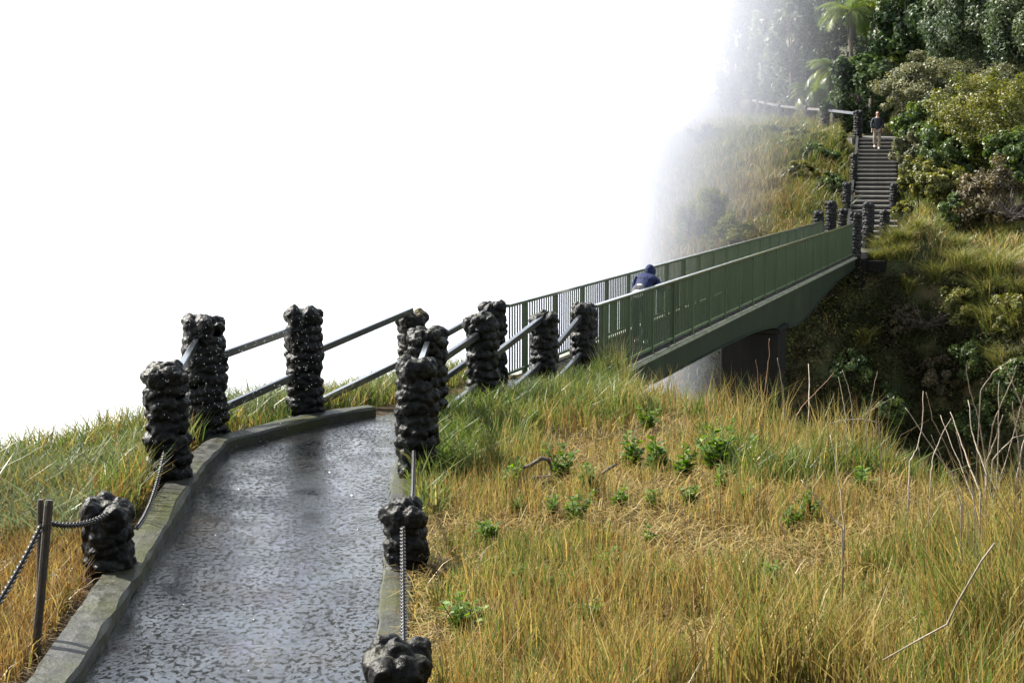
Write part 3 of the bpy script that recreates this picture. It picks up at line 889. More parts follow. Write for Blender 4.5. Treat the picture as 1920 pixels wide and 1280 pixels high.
G_T = 'broadleaf trees on the wooded plateau'
ptree('tree', 1835, 40, 68, 100, 112, 'leaf_glossy', 0.085, 110, 32000, 101, 'big rounded tree with small glossy leaves at the top right', group=G_T, spread=0.2)
ptree('tree', 1935, 35, 64, 70, 130, 'leaf_glossy', 0.09, 80, 16000, 102, 'dark glossy tree cut by the right edge of the picture', group=G_T)
ptree('tree', 1700, 40, 80, 66, 95, 'leaf_dark', 0.15, 60, 9000, 103, 'dark tree just left of the big rounded glossy tree', group=G_T)
ptree('tree', 1640, -30, 86, 80, 110, 'leaf_mid', 0.15, 60, 9000, 104, 'tall mid-green tree behind the palm, cut by the top edge', group=G_T)
ptree('tree', 1615, 178, 75.5, 62, 68, 'leaf_dark', 0.13, 55, 9000, 105, 'low dark tree above the head of the stairs', group=G_T, flat=0.0)
ptree('tree', 1485, 85, 86, 52, 108, 'leaf_glossy', 0.14, 60, 9000, 106, 'slim tree sparkling with wet leaves behind the clifftop fence', group=G_T, flat=0)
ptree('tree', 1430, 120, 92, 40, 95, 'leaf_mid', 0.15, 50, 7500, 107, 'hazy tree behind the misty end of the clifftop fence', group=G_T, flat=0)
ptree('tree', 1372, 85, 95, 46, 120, 'leaf_glossy', 0.16, 60, 8500, 108, 'pale tree almost lost in the spray, leftmost of the wood', group=G_T, flat=0)
ptree('tree', 1545, 0, 96, 90, 100, 'leaf_dark', 0.17, 70, 9000, 109, 'dark tree high behind the palm fronds at the top edge', group=G_T)
ptree('tree', 1440, -20, 100, 85, 110, 'leaf_dark', 0.17, 70, 9000, 110, 'tall tree fading into mist behind the sparkling tree', group=G_T)
ptree('tree', 1320, 40, 104, 60, 150, 'leaf_mid', 0.18, 60, 7000, 111, 'faint tree swallowed by the spray at the edge of the wood', group=G_T)
ptree('tree', 1765, 60, 92, 110, 130, 'leaf_dark', 0.17, 70, 9000, 112, 'dark tree filling the gap behind the big rounded glossy tree', group=G_T)
ptree('tree', 1690, 150, 84, 70, 70, 'leaf_dark', 0.16, 55, 8000, 113, 'shadowed tree behind the grey-olive bush at the head of the stairs', group=G_T, flat=0)

ptree('tree', 1575, 115, 91, 70, 80, 'leaf_dark', 0.13, 60, 11000, 114, 'dark tree filling the gap between the two palms', group=G_T, flat=0)
G_B = 'bushes on the slope beside the stairs'
B_ = [(1742, 165, 66, 88, 58, 'leaf_olive', 0.065, 140, 24000, 'grey-olive feathery bush right of the stair head'),
      (1800, 178, 65, 60, 45, 'leaf_olive', 0.085, 70, 8000, 'paler part-leafless olive bush under the glossy tree'),
      (1722, 255, 63, 46, 68, 'leaf_mid', 0.10, 60, 8000, 'dense dark-green leafy bush beside the upper stairs'),
      (1850, 225, 60, 105, 85, 'leaf_yellow', 0.06, 160, 30000, 'wide yellow-olive bush with fine leaves at the right edge'),
      (1790, 290, 60, 62, 62, 'leaf_mid', 0.065, 90, 16000, 'fresh green bush halfway down the slope right of the stairs'),
      (1722, 335, 58.5, 42, 40, 'leaf_yellow', 0.09, 50, 6000, 'low yellow-green bush beside the middle of the stairs'),
      (1862, 372, 55, 70, 66, 'leaf_brown', 0.075, 80, 9000, 'dark half-bare brown bush at the right edge of the slope'),
      (1800, 395, 55.5, 40, 34, 'leaf_mid', 0.08, 40, 4500, 'small green bush left of the half-bare brown bush'),
      (1905, 300, 57, 60, 55, 'leaf_mid', 0.09, 60, 7000, 'green bush under the wide yellow-olive one at the right edge'),
      (1492, 258, 71, 38, 18, 'leaf_yellow', 0.09, 45, 5000, 'round bush just below the clifftop fence'),
      (1545, 300, 66, 42, 32, 'leaf_mid', 0.085, 45, 5000, 'green bush on the bluff left of the upper stairs'),
      (1500, 330, 63, 38, 28, 'leaf_yellow', 0.085, 40, 4500, 'yellowish bush lower on the bluff left of the stairs'),
      (1430, 255, 72, 36, 24, 'leaf_mid', 0.09, 40, 4000, 'hazy bush on the grassy bluff below the misty fence posts'),
      (1330, 255, 74, 40, 20, 'leaf_yellow', 0.09, 40, 4000, 'faint bush on the misty brow of the bluff'),
      (1885, 160, 64, 70, 45, 'leaf_olive', 0.07, 90, 14000, 'olive bush behind the wide yellow-olive one, under the glossy trees'),
      (1775, 232, 62, 50, 40, 'leaf_yellow', 0.065, 80, 12000, 'yellowish bush squeezed between the grey-olive and the wide yellow-olive bushes'),
      (1765, 345, 57.5, 50, 40, 'leaf_yellow', 0.07, 70, 10000, 'bright yellow-green bush below the fresh green one on the slope'),
      (1705, 290, 61, 30, 40, 'leaf_olive', 0.065, 50, 7000, 'small olive bush touching the right edge of the upper stairs'),
      (1560, 262, 69, 34, 18, 'leaf_yellow', 0.07, 40, 5000, 'low bush against the gravel edge left of the stair head'),
      (1480, 285, 67, 46, 22, 'leaf_yellow', 0.07, 50, 6000, 'wide low bush in the middle of the bluff'),
      (1560, 345, 61, 30, 22, 'leaf_mid', 0.065, 40, 5000, 'small bush left of the short posts on the stairs'),
      (1690, 400, 55, 24, 20, 'leaf_yellow', 0.075, 30, 3000, 'small bush near the right foot of the stairs')]
for i, (px, py, Y, rx, rz, mat, lf, ncl, nlf, lab) in enumerate(B_):
    ptree('bush', px, py, Y, rx, rz, mat, lf, ncl, nlf, 200 + i, lab, 'bush', G_B, trunk=0.05, spread=0.19, hollow=0.35, flat=0.1)

# mossy boulders on the misty bluff
def boulder(px, py, Y, rx, rz, seed, label):
    c = P(px, py, Y); k = Y / FPX
    iv, fi = ico(5)
    off = Vector((seed * 3.3, seed * 1.7, 0))
    kk = np.array([1 + 0.5 * mnoise.noise(Vector(p) * 1.6 + off) + 0.32 * mnoise.noise(Vector(p) * 3.4 + off) + 0.16 * mnoise.noise(Vector(p) * 8 + off) for p in iv])
    o = mesh_obj('boulder', iv * kk[:, None] * np.array((rx * k, rx * k * 0.9, rz * k)), fi, M['moss_rock'], smooth=True, loc=c)
    dm = o.modifiers.new('craggy', 'DISPLACE'); dm.texture = CRAG_BIG; dm.strength = 0.55; dm.mid_level = 0.5
    return tag(o, label, 'boulder', 'mossy boulders on the misty bluff')
M['moss_rock'] = rock_mat('moss_rock', (0.07, 0.068, 0.04), (0.17, 0.16, 0.08), (0.24, 0.23, 0.08), 0.9, 1.0, 1.6)
boulder(1348, 678, 51, 24, 55, 4, 'mossy rock face seen under the bridge left of the pier')
boulder(1310, 735, 51, 34, 52, 5, 'pale rock seen under the bridge just above the dry grass')

# ------------------------------------------------------------------ palms
for i, (px, py, rx, rz, Y, lab) in enumerate([(1330, 395, 36, 44, 57.5, 'rounded mossy mound above the far railing in the mist'), (1375, 440, 34, 32, 56.5, 'low mossy mound just above the far railing'),
                                             (1290, 430, 28, 46, 58, 'pale mossy crag at the left end of the bluff, fading into mist'), (1345, 460, 30, 26, 56.5, 'small mossy hump between the far railing and the rounded mound')]):
    ptree('moss_mound', px, py, Y, rx, rz, 'moss', 0.06, 50, 9000, 260 + i, lab, 'moss mound', 'mossy mounds on the misty bluff', trunk=0.05, spread=0.3, hollow=0.5, flat=0.0)
def palm(px, base, top, Y, nfr, fl_px, seed, label, Yb=None):
    r = np.random.default_rng(seed)
    k = Y / FPX
    b_, t_ = P(px, base, Y), P(px, top, Y)
    root = empty('palm_tree', b_); tag(root, label, 'palm tree', 'wild palms behind the clifftop fence')
    h = t_.z - b_.z
    mb = MB().tube([(0, 0, -0.4), (0.05, 0, h * 0.5), (0.0, 0.05, h)], [0.13, 0.11, 0.1], 8)
    for i in range(14):
        a = r.uniform(0, 6.28); rr = 0.14 + 0.1 * r.random()
        z1 = h - 0.1; z0 = h - r.uniform(0.8, 2.2)
        mb.tube([(rr * math.cos(a), rr * math.sin(a), z1), (1.25 * rr * math.cos(a), 1.25 * rr * math.sin(a), max(0.2, z0))], 0.022, 4)
    mb.build('trunk', M['bark'], root)
    V, T = [], []
    for i in range(nfr):
        az = r.uniform(0, 6.28); el = r.uniform(-0.1, 1.25); L = fl_px * k * r.uniform(0.8, 1.15)
        d = np.array([math.cos(az), math.sin(az), 0]); n = 26
        prev = np.array([0, 0, h]); e = el
        pts = []
        for j in range(n):
            prev = prev + (d * math.cos(e) + np.array([0, 0, math.sin(e)])) * L / n
            e -= (1.5 + 0.4 * r.random()) / n
            pts.append(prev)
        side = np.array([-d[1], d[0], 0])
        tint = np.clip(0.5 + 0.25 * r.normal(), 0, 1)
        for j in range(2, n):
            w = L * 0.24 * math.sin(math.pi * min(1, (j / n) * 0.9 + 0.1)) + 0.08
            fwd = pts[j] - pts[j - 1]; fwd = fwd / np.linalg.norm(fwd)
            for sg in (-1, 1):
                p0 = pts[j]; tip = p0 + side * sg * w * 0.85 + fwd * w * 0.55 + np.array([0, 0, -w * (0.3 + 0.3 * r.random())])
                wd = fwd * 0.035
                V += [p0 - wd, p0 + wd, tip]; T.append(np.clip(tint + 0.1 * r.normal(), 0, 1))
            V += [pts[j - 1] + side * 0.025, pts[j - 1] - side * 0.025, pts[j]]; T.append(tint)
    o = mesh_obj('crown', np.array(V), np.arange(len(V)).reshape(-1, 3), M['leaf_palm'], root)
    face_attr(o, 'tint', T)
    return root
palm(1592, 170, 22, 82, 26, 70, 1, 'tall palm with bare hanging strands on its trunk above the stair head')
palm(1562, 215, 130, 79, 28, 66, 2, 'yellow-green palm with drooping fronds left of the stair head')
palm(1525, 222, 172, 82, 22, 52, 3, 'low bright palm clump just behind the clifftop fence')
palm(1668, 175, 112, 80, 20, 50, 4, 'palm with a yellow frond in shade behind the grey-olive bush')

# ------------------------------------------------------------------ grass
def blades(pos, h, w, lean, bend, tint, r, az=None):
    n = len(pos)
    if az is None: az = r.uniform(0, 2 * math.pi, n)
    la = r.uniform(0, 2 * math.pi, n)
    ld = np.stack([np.cos(la), np.sin(la), np.zeros(n)], 1)
    wd = np.stack([np.cos(az), np.sin(az), np.zeros(n)], 1) * w[:, None]
    H, L, B = h[:, None], (lean * h)[:, None], (bend * h)[:, None]
    up = np.array([[0, 0, 1.0]])
    m = pos + up * H * 0.55 + ld * L * 0.45
    t = pos + up * (H * np.sqrt(np.clip(1 - np.clip(lean * 0.8, 0, 0.95) ** 2, 0.08, 1))[:, None]) + ld * (L + B)
    b0 = pos - up * 0.04
    v = np.stack([b0 - wd, b0 + wd, m + wd * 0.75, m - wd * 0.75, t], 1).reshape(-1, 3)
    i = np.arange(n)[:, None] * 5
    f = np.concatenate([i + np.array([[0, 1, 2]]), i + np.array([[0, 2, 3]]), i + np.array([[3, 2, 4]])], 1).reshape(-1, 3)
    return v, f, np.repeat(tint, 3)

def straw(pos, L, w, r, tint, lift=0.08):
    """blades lying flat on the ground in every direction"""
    n = len(pos)
    a = r.uniform(0, 2 * math.pi, n); e = r.normal(0, 0.22, n) + 0.12
    d = np.stack([np.cos(a) * np.cos(e), np.sin(a) * np.cos(e), np.sin(e)], 1) * L[:, None]
    s = np.stack([-np.sin(a), np.cos(a), np.zeros(n)], 1) * w[:, None]
    p0 = pos + np.stack([np.zeros(n), np.zeros(n), r.uniform(0, lift, n)], 1)
    md = p0 + d * 0.5 + np.stack([np.zeros(n), np.zeros(n), L * 0.12], 1)
    v = np.stack([p0 - s, p0 + s, md + s, md - s, p0 + d], 1).reshape(-1, 3)
    i = np.arange(n)[:, None] * 5
    f = np.concatenate([i + np.array([[0, 1, 2]]), i + np.array([[0, 2, 3]]), i + np.array([[3, 2, 4]])], 1).reshape(-1, 3)
    return v, f, np.repeat(tint, 3)

def join(parts):
    V, F, T, nb = [], [], [], 0
    for v, f, t in parts:
        V.append(v); F.append(f + nb); T.append(t); nb += len(v)
    return np.concatenate(V), np.concatenate(F), np.concatenate(T)

def scatter(n, box, ok, r, ref=9.0, pw=1.2):
    x = r.uniform(box[0], box[1], n); y = r.uniform(box[2], box[3], n)
    k = (r.random(n) < np.clip((ref / np.maximum(y, 1)) ** pw, 0, 1)) & ok(x, y)
    return x[k], y[k]

KERB_OUT = poly_sd
def right_ok(x, y):
    pd = poly_sd(x, y, PATHPOLY)
    d = poly_sd(x, y, NEAR)
    return (x > -1.6 + 0) & (pd < -0.2) & (d > -0.9) & (x > np.interp(y, [0, 16, 18, 20, 22.5, 24], [-0.9, -1.2, -0.7, 0.25, 1.0, 1.3]))
def left_ok(x, y):
    pd = poly_sd(x, y, PATHPOLY)
    d = poly_sd(x, y, NEAR)
    return (pd < -0.36) & (d > -1.2) & (x < np.interp(y, [0, 14, 15.4, 17.5, 20, 22.5], [-2.6, -3.2, -3.3, -1.8, -1.3, -0.2]))

def green_right(x, y):
    """0 dry .. 1 lush: the damp strip along the posts is green"""
    dpath = np.abs(-poly_sd(x, y, PATHPOLY))
    lush = sstep((2.9 - dpath - 0.14 * np.abs(y - 18)) / 2.2) * sstep((y - 12.3) / 1.6)
    patch = sstep((fbm(x * 0.9 + 3, y * 0.9, 44) - 0.47) / 0.2) * 0.6
    return np.clip(np.maximum(lush, patch), 0, 1)

GP = []
r1 = np.random.default_rng(1)
x, y = scatter(420000, (-1.6, 6.5, 3.0, 24.5), right_ok, r1, 7.5, 1.5)
z = near_h(x, y); g = green_right(x, y)
# lying straw everywhere it is dry
k = (r1.random(len(x)) < 0.45) & (r1.random(len(x)) > g * 0.9)
n = k.sum(); pos = np.stack([x[k], y[k], z[k]], 1)
GP.append(straw(pos, r1.uniform(0.12, 0.34, n), r1.uniform(0.0022, 0.0048, n), r1, np.clip(r1.normal(0.27, 0.13, n), 0, 0.55)))
# upright stems
k2 = ~k
n = k2.sum(); pos = np.stack([x[k2], y[k2], z[k2]], 1); gg = g[k2]
clump = fbm(pos[:, 0] * 1.5, pos[:, 1] * 1.5, 71)
tall = 0.10 + 0.24 * sstep((clump - 0.42) / 0.25) + 0.10 * gg
edge = poly_sd(pos[:, 0], pos[:, 1], NEAR)
tall = tall * (1 + 0.9 * sstep((1.3 - edge) / 1.3))
near_path = sstep((-poly_sd(pos[:, 0], pos[:, 1], PATHPOLY) - 0.1) / 0.7)
tall *= 0.35 + 0.65 * near_path
tall *= 1 + 0.55 * sstep((9.5 - pos[:, 1]) / 2.5)
hh = tall * r1.uniform(0.55, 1.35, n)
tint = np.clip(np.where(r1.random(n) < np.clip(gg * 1.05, 0.3, 1), r1.normal(0.68, 0.13, n), r1.normal(0.22, 0.15, n)), 0, 1)
GP.append(blades(pos, hh, r1.uniform(0.0025, 0.0055, n) * (1 + 0.5 * gg), np.abs(r1.normal(0.14, 0.15, n)), np.abs(r1.normal(0.08, 0.12, n)), tint, r1))
v, f, t = join(GP)
o = mesh_obj('grass', v, f, M['grass']); face_attr(o, 'tint', t)
tag(o, 'golden dry grass with green stems covering the bank right of the path', 'grass', kind='stuff')

# lush broad-bladed green grass at the feet of the right posts
r2 = np.random.default_rng(2)
x, y = scatter(60000, (-1.4, 4.0, 12.0, 24.0), right_ok, r2, 14, 0.6)
g = green_right(x, y); k = r2.random(len(x)) < (g ** 1.5) * (g > 0.5)
x, y = x[k], y[k]; n = len(x)
pos = np.stack([x, y, near_h(x, y)], 1)
v, f, t = blades(pos, r2.uniform(0.16, 0.46, n), r2.uniform(0.005, 0.012, n), np.abs(r2.normal(0.22, 0.16, n)), np.abs(r2.normal(0.35, 0.25, n)), np.clip(r2.normal(0.74, 0.12, n), 0, 1), r2)
o = mesh_obj('green_grass', v, f, M['grass']); face_attr(o, 'tint', t)
tag(o, 'lush green grass around the feet of the right-hand posts', 'grass', kind='stuff')

# left bank
r3 = np.random.default_rng(3)
x, y = scatter(200000, (-8.5, -0.2, 4.5, 24), left_ok, r3, 10, 1.0)
n = len(x); pos = np.stack([x, y, near_h(x, y)], 1)
lush = np.clip(sstep((y - 11.2) / 2.2) + 0.5 * sstep((fbm(x, y, 77) - 0.55) / 0.1) * (y > 9), 0, 1)
hgt = np.where(lush > 0.5, 0.2 + 0.4 * fbm(x * 0.9, y * 0.9, 15), 0.26) * r3.uniform(0.5, 1.3, n)
hgt *= np.where(y > 16, 0.75, 1)
dry = r3.random(n) > np.clip(lush * 0.85, 0.06, 1)
tint = np.where(dry, r3.normal(0.14, 0.12, n), r3.normal(0.7, 0.14, n))
GP = [blades(pos, hgt, r3.uniform(0.003, 0.006, n) * (1 + 0.8 * lush), np.abs(r3.normal(0.25, 0.18, n)), np.abs(r3.normal(0.18, 0.15, n)), np.clip(tint, 0, 1), r3)]
k = r3.random(n) < 0.3
GP.append(straw(pos[k], r3.uniform(0.12, 0.3, k.sum()), r3.uniform(0.0025, 0.005, k.sum()), r3, np.clip(r3.normal(0.12, 0.1, k.sum()), 0, 0.5)))
v, f, t = join(GP)
o = mesh_obj('grass', v, f, M['grass']); face_attr(o, 'tint', t)
tag(o, 'rusty dry and pale green grass on the bank left of the kerb', 'grass', kind='stuff')

# soft bent reeds along the left rim
r9 = np.random.default_rng(9)
x, y = scatter(60000, (-8.0, -1.0, 11.0, 22), left_ok, r9, 13, 0.6)
k = (fbm(x * 0.8, y * 0.8, 15) > 0.44) & (r9.random(len(x)) < 0.55) & (x < np.interp(y, [11, 15.4, 17.5, 20, 22.5], [-3.5, -3.9, -2.3, -1.9, -0.9])); x, y = x[k], y[k]; n = len(x)
v, f, t = blades(np.stack([x, y, near_h(x, y)], 1), r9.uniform(0.22, 0.55, n), r9.uniform(0.005, 0.011, n), np.abs(r9.normal(0.25, 0.16, n)), np.abs(r9.normal(0.5, 0.25, n)), np.clip(r9.normal(0.7, 0.14, n), 0, 1), r9)
o = mesh_obj('reeds', v, f, M['reed']); face_attr(o, 'tint', t)
tag(o, 'soft grey-green bent reeds along the misty left rim', 'reeds', kind='stuff')

# hill grass
r4 = np.random.default_rng(4)
x = r4.uniform(4.0, 34, 190000); y = r4.uniform(41, 92, 190000)
lat = np.abs(x - stair_line(y))
k = ~((lat < 1.12) & (y < 76) & (y > 48)) & (x < 0.42 * y) & (r4.random(len(x)) < np.where(y > 78, 0.35, 1.0))
pth = poly_sd(x, y, [(16.5, 69.7), (19.3, 69.0), (20.5, 74.5), (17.2, 79.5), (15.6, 83), (14.2, 82), (15.4, 78.0), (16.7, 74.5)])
pb = poly_sd(x, y, [(bp(LEN + 0.3, -0.1, 0).x, bp(LEN, -0.1, 0).y), (14.75, 53.9), (12.85, 54.7), (bp(LEN, 1.1, 0).x, bp(LEN, 1.1, 0).y)])
k &= (pth < 0) & (pb < 0)
x, y = x[k], y[k]; n = len(x); z = hill_h(x, y)
dz = np.hypot(hill_h(x + 0.4, y) - z, hill_h(x, y + 0.4) - z) / 0.4
k = (z > -12) & (r4.random(n) > sstep((dz - 0.9) / 1.0) * 0.94); x, y, z = x[k], y[k], z[k]; n = len(x)
dryp = sstep((fbm(x * 0.25 + 2, y * 0.25, 91) - 0.45) / 0.15)
leftdry = sstep((13.5 - x) / 3) * sstep((69 - y) / 8)
rightdry = sstep((x - 13.5) / 1.5) * sstep((54 - y) / 2.0) * (z > -1.6)
pdry = np.clip(0.12 + 0.6 * leftdry + 0.55 * rightdry + 0.25 * (dryp - 0.5), 0.05, 0.95)
tint = np.where(r4.random(n) < pdry, r4.normal(0.28, 0.13, n), r4.normal(0.64, 0.1, n))
cl = fbm(x * 0.8, y * 0.8, 55)
v, f, t = blades(np.stack([x, y, z], 1), (0.22 + 0.5 * sstep((cl - 0.4) / 0.3)) * r4.uniform(0.5, 1.4, n), r4.uniform(0.012, 0.03, n), np.abs(r4.normal(0.3, 0.2, n)), np.abs(r4.normal(0.3, 0.2, n)), np.clip(tint, 0, 1), r4)
o = mesh_obj('hill_grass', v, f, M['grass']); face_attr(o, 'tint', t)
tag(o, 'yellow-green and dry grass covering the far bluff and slope', 'grass', kind='stuff')

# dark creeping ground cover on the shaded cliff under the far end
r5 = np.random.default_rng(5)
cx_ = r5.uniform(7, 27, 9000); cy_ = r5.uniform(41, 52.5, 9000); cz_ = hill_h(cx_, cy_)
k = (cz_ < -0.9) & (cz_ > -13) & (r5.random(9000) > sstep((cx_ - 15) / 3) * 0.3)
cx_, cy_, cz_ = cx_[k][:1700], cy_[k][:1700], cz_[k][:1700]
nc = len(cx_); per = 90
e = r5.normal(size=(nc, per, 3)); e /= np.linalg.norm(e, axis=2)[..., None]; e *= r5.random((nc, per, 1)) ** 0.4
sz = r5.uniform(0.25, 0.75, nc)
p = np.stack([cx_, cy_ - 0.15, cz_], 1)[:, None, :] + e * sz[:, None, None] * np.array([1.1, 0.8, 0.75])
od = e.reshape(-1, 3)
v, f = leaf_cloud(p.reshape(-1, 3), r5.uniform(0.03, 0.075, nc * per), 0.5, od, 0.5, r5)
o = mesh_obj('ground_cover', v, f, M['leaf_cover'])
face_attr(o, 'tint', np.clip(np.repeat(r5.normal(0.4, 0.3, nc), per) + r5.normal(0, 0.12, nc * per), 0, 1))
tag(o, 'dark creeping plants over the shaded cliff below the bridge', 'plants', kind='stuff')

# unseen leaf ring added behind the camera to cut sky fill, where rainforest stands
r7 = np.random.default_rng(8)
nf_ = 15000
az_ = r7.uniform(R(78), R(236), nf_); rad_ = r7.uniform(13, 20, nf_); hz_a = 16 * r7.random(nf_) ** 0.8
lump_ = fbm(az_ * 6, hz_a * 0.35, 6)
p = np.stack([np.sin(az_) * rad_ * (0.85 + 0.35 * lump_), np.cos(az_) * rad_ * (0.85 + 0.35 * lump_), hz_a - 1.0], 1)
v, f = leaf_cloud(p, r7.uniform(0.2, 0.5, nf_), 0.3, None, 0.5, r7)
o = mesh_obj('shade_forest', v, f, M['leaf_dark']); face_attr(o, 'tint', np.clip(r7.normal(0.4, 0.2, nf_), 0, 1))
tag(o, 'unseen rainforest leaves added behind the camera to shade the scene', 'shade_forest', kind='stuff')

# ------------------------------------------------------------------ tussocks on the cliff
def tussock(px, py, Y, size, seed, label, tint0=0.62):
    r = np.random.default_rng(seed)
    c = P(px, py, Y)
    n = 420
    a = r.uniform(0, 6.28, n); rr = size * 0.32 * np.sqrt(r.random(n))
    pos = np.stack([rr * np.cos(a), rr * np.sin(a), -0.1 * np.ones(n)], 1)
    v, f, t = blades(pos, size * r.uniform(0.6, 1.2, n), np.full(n, 0.013), np.abs(r.normal(0.45, 0.25, n)), np.abs(r.normal(0.45, 0.2, n)), np.clip(r.normal(tint0, 0.1, n), 0, 1), r)
    o = mesh_obj('grass_tussock', v, f, M['grass'], loc=c); face_attr(o, 'tint', t)
    return tag(o, label, 'grass tussock', 'grass tussocks on the cliff right of the bridge')
def on_cliff(px, py):
    """the hill point seen at a pixel"""
    for Y in np.arange(36, 80, 0.15):
        q = P(px, py, Y)
        if hz_(q.x, q.y) > q.z: return float(Y)
    print('NO CLIFF', px, py); return 52.0
TUS = [(1757, 525, 0.9, 'pale tussock on the ledge right of the bridge end, nearest the bridge'), (1875, 520, 1.4, 'large bright tussock high on the cliff near the right edge'),
       (1850, 560, 1.1, 'tussock below the large bright one near the right edge'), (1862, 618, 1.2, 'bright tussock in the middle of the cliff, left one of two side by side'),
       (1910, 625, 1.3, 'bright tussock at the right edge in the middle of the cliff'), (1905, 560, 1.1, 'tussock at the right edge just under the dry terrace'),
       (1795, 470, 0.8, 'tussock on the dry terrace above the cliff'), (1890, 455, 0.9, 'tussock at the foot of the half-bare brown bush'),
       (1700, 545, 0.7, 'small mossy tussock on the rock shelf below the bridge end'), (1620, 640, 0.7, 'dull tussock in the shadow right of the pier'),
       (1720, 440, 0.8, 'yellow tussock just right of the stair foot'), (1650, 474, 0.75, 'tussock on the grassy shoulder beside the bridge exit, nearest the railing end'),
         (1672, 462, 0.8, 'tussock on the grassy shoulder, second from the railing end'), (1694, 455, 0.8, 'tussock on the grassy shoulder, third from the railing end'),
         (1640, 490, 0.6, 'small tussock at the cliff lip under the bridge exit'), (1664, 488, 0.7, 'tussock hanging over the cliff lip right of the bridge exit'),
         (1690, 482, 0.7, 'tussock on the cliff lip above the dark hollow'), (1830, 520, 1.0, 'tussock in the middle of the upper cliff edge'),
         (1800, 500, 0.9, 'tussock at the edge of the terrace left of the brightest ones'), (1880, 690, 1.0, 'dull tussock low on the cliff at the right'), (1750, 375, 1.1, 'tall yellow grass clump between the bushes right of the stairs'),
       (1780, 345, 1.1, 'tall bright grass clump higher up between the bushes right of the stairs')]
for i, (px, py, s_, lab) in enumerate(TUS):
    tussock(px, py, on_cliff(px, py), s_, 300 + i, lab, 0.6)

for i, (px, py, rx, rz, mt, lab) in enumerate([(1800, 575, 40, 34, 'leaf_yellow', 'sunlit yellow-green bush on the cliff right of the dark hollow'), (1893, 590, 40, 40, 'leaf_yellow', 'bright bush on the cliff at the right edge'),
                                              (1835, 670, 46, 40, 'leaf_mid', 'green bush lower on the cliff at the right'), (1910, 720, 44, 46, 'leaf_mid', 'dark green bush low at the right edge of the gorge'),
                                              (1760, 700, 46, 38, 'leaf_brown', 'brownish bush deep in the shade of the gorge'), (1850, 780, 56, 44, 'leaf_mid', 'large bush at the bottom of the gorge slope'),
                                              (1690, 600, 34, 26, 'leaf_brown', 'brown shrub under the rock shelf below the bridge end'), (1600, 690, 36, 30, 'leaf_mid', 'shaded shrub right behind the pier'),
                                              (1660, 760, 44, 34, 'leaf_mid', 'shaded shrub low in the gorge right of the pier')]):
    ptree('bush', px, py, on_cliff(px, py) - 0.2, rx, rz, mt, 0.06, 60, 9000, 280 + i, lab, 'bush', 'bushes on the cliff below the bridge end', trunk=0.04, spread=0.24, hollow=0.4, flat=0.0)
# grey leafless brush
def brush(px, py, Y, rad, n, seed, label, mat='twig', thick=0.012, name='dead_bush', spread=1.0):
    r = random.Random(seed)
    c = P(px, py, Y)
    mb = MB()
    for i in range(n):
        a = r.uniform(0, 6.28); p = Vector((r.uniform(-.2, .2) * rad, r.uniform(-.2, .2) * rad, -0.15))
        d = Vector((math.cos(a) * spread, math.sin(a) * spread, r.uniform(0.3, 1.3))).normalized()
        pts, rs = [p.copy()], [thick]
        L = rad * r.uniform(0.6, 1.3)
        for j in range(5):
            d = (d + Vector((r.uniform(-.35, .35), r.uniform(-.35, .35), r.uniform(-.3, .2)))).normalized()
            p = p + d * L / 5; pts.append(p.copy()); rs.append(thick * (1 - j * 0.17))
            if j in (1, 2, 3):
                e = (d + Vector((r.uniform(-.9, .9), r.uniform(-.9, .9), r.uniform(-.3, .7)))).normalized()
                mb.tube([p, p + e * L * 0.2, p + e * L * 0.38 + Vector((0, 0, r.uniform(-.1, .1) * L))], [thick * 0.6, thick * 0.45, thick * 0.2], 4)
        mb.tube(pts, rs, 4)
    o = mb.build(name, M[mat], loc=None); o.location = c
    return tag(o, label, 'dead bush')
brush(1735, 610, on_cliff(1735, 610), 1.25, 60, 11, 'grey leafless brush hanging on the cliff below the dry terrace', 'dead_wood', 0.014)
brush(1900, 400, 53.5, 1.1, 40, 12, 'dark bare twigs of a bush at the right edge of the terrace', 'dead_wood', 0.014)

# ------------------------------------------------------------------ plants, stalks and twigs on the near bank
def gz(x, y): return float(near_h(np.array([x]), np.array([y]))[0])
def on_ground(px, py):
    for Y in np.arange(3.5, 26, 0.05):
        q = P(px, py, Y)
        if gz(q.x, q.y) > q.z: return q
    return P(px, py, 18)

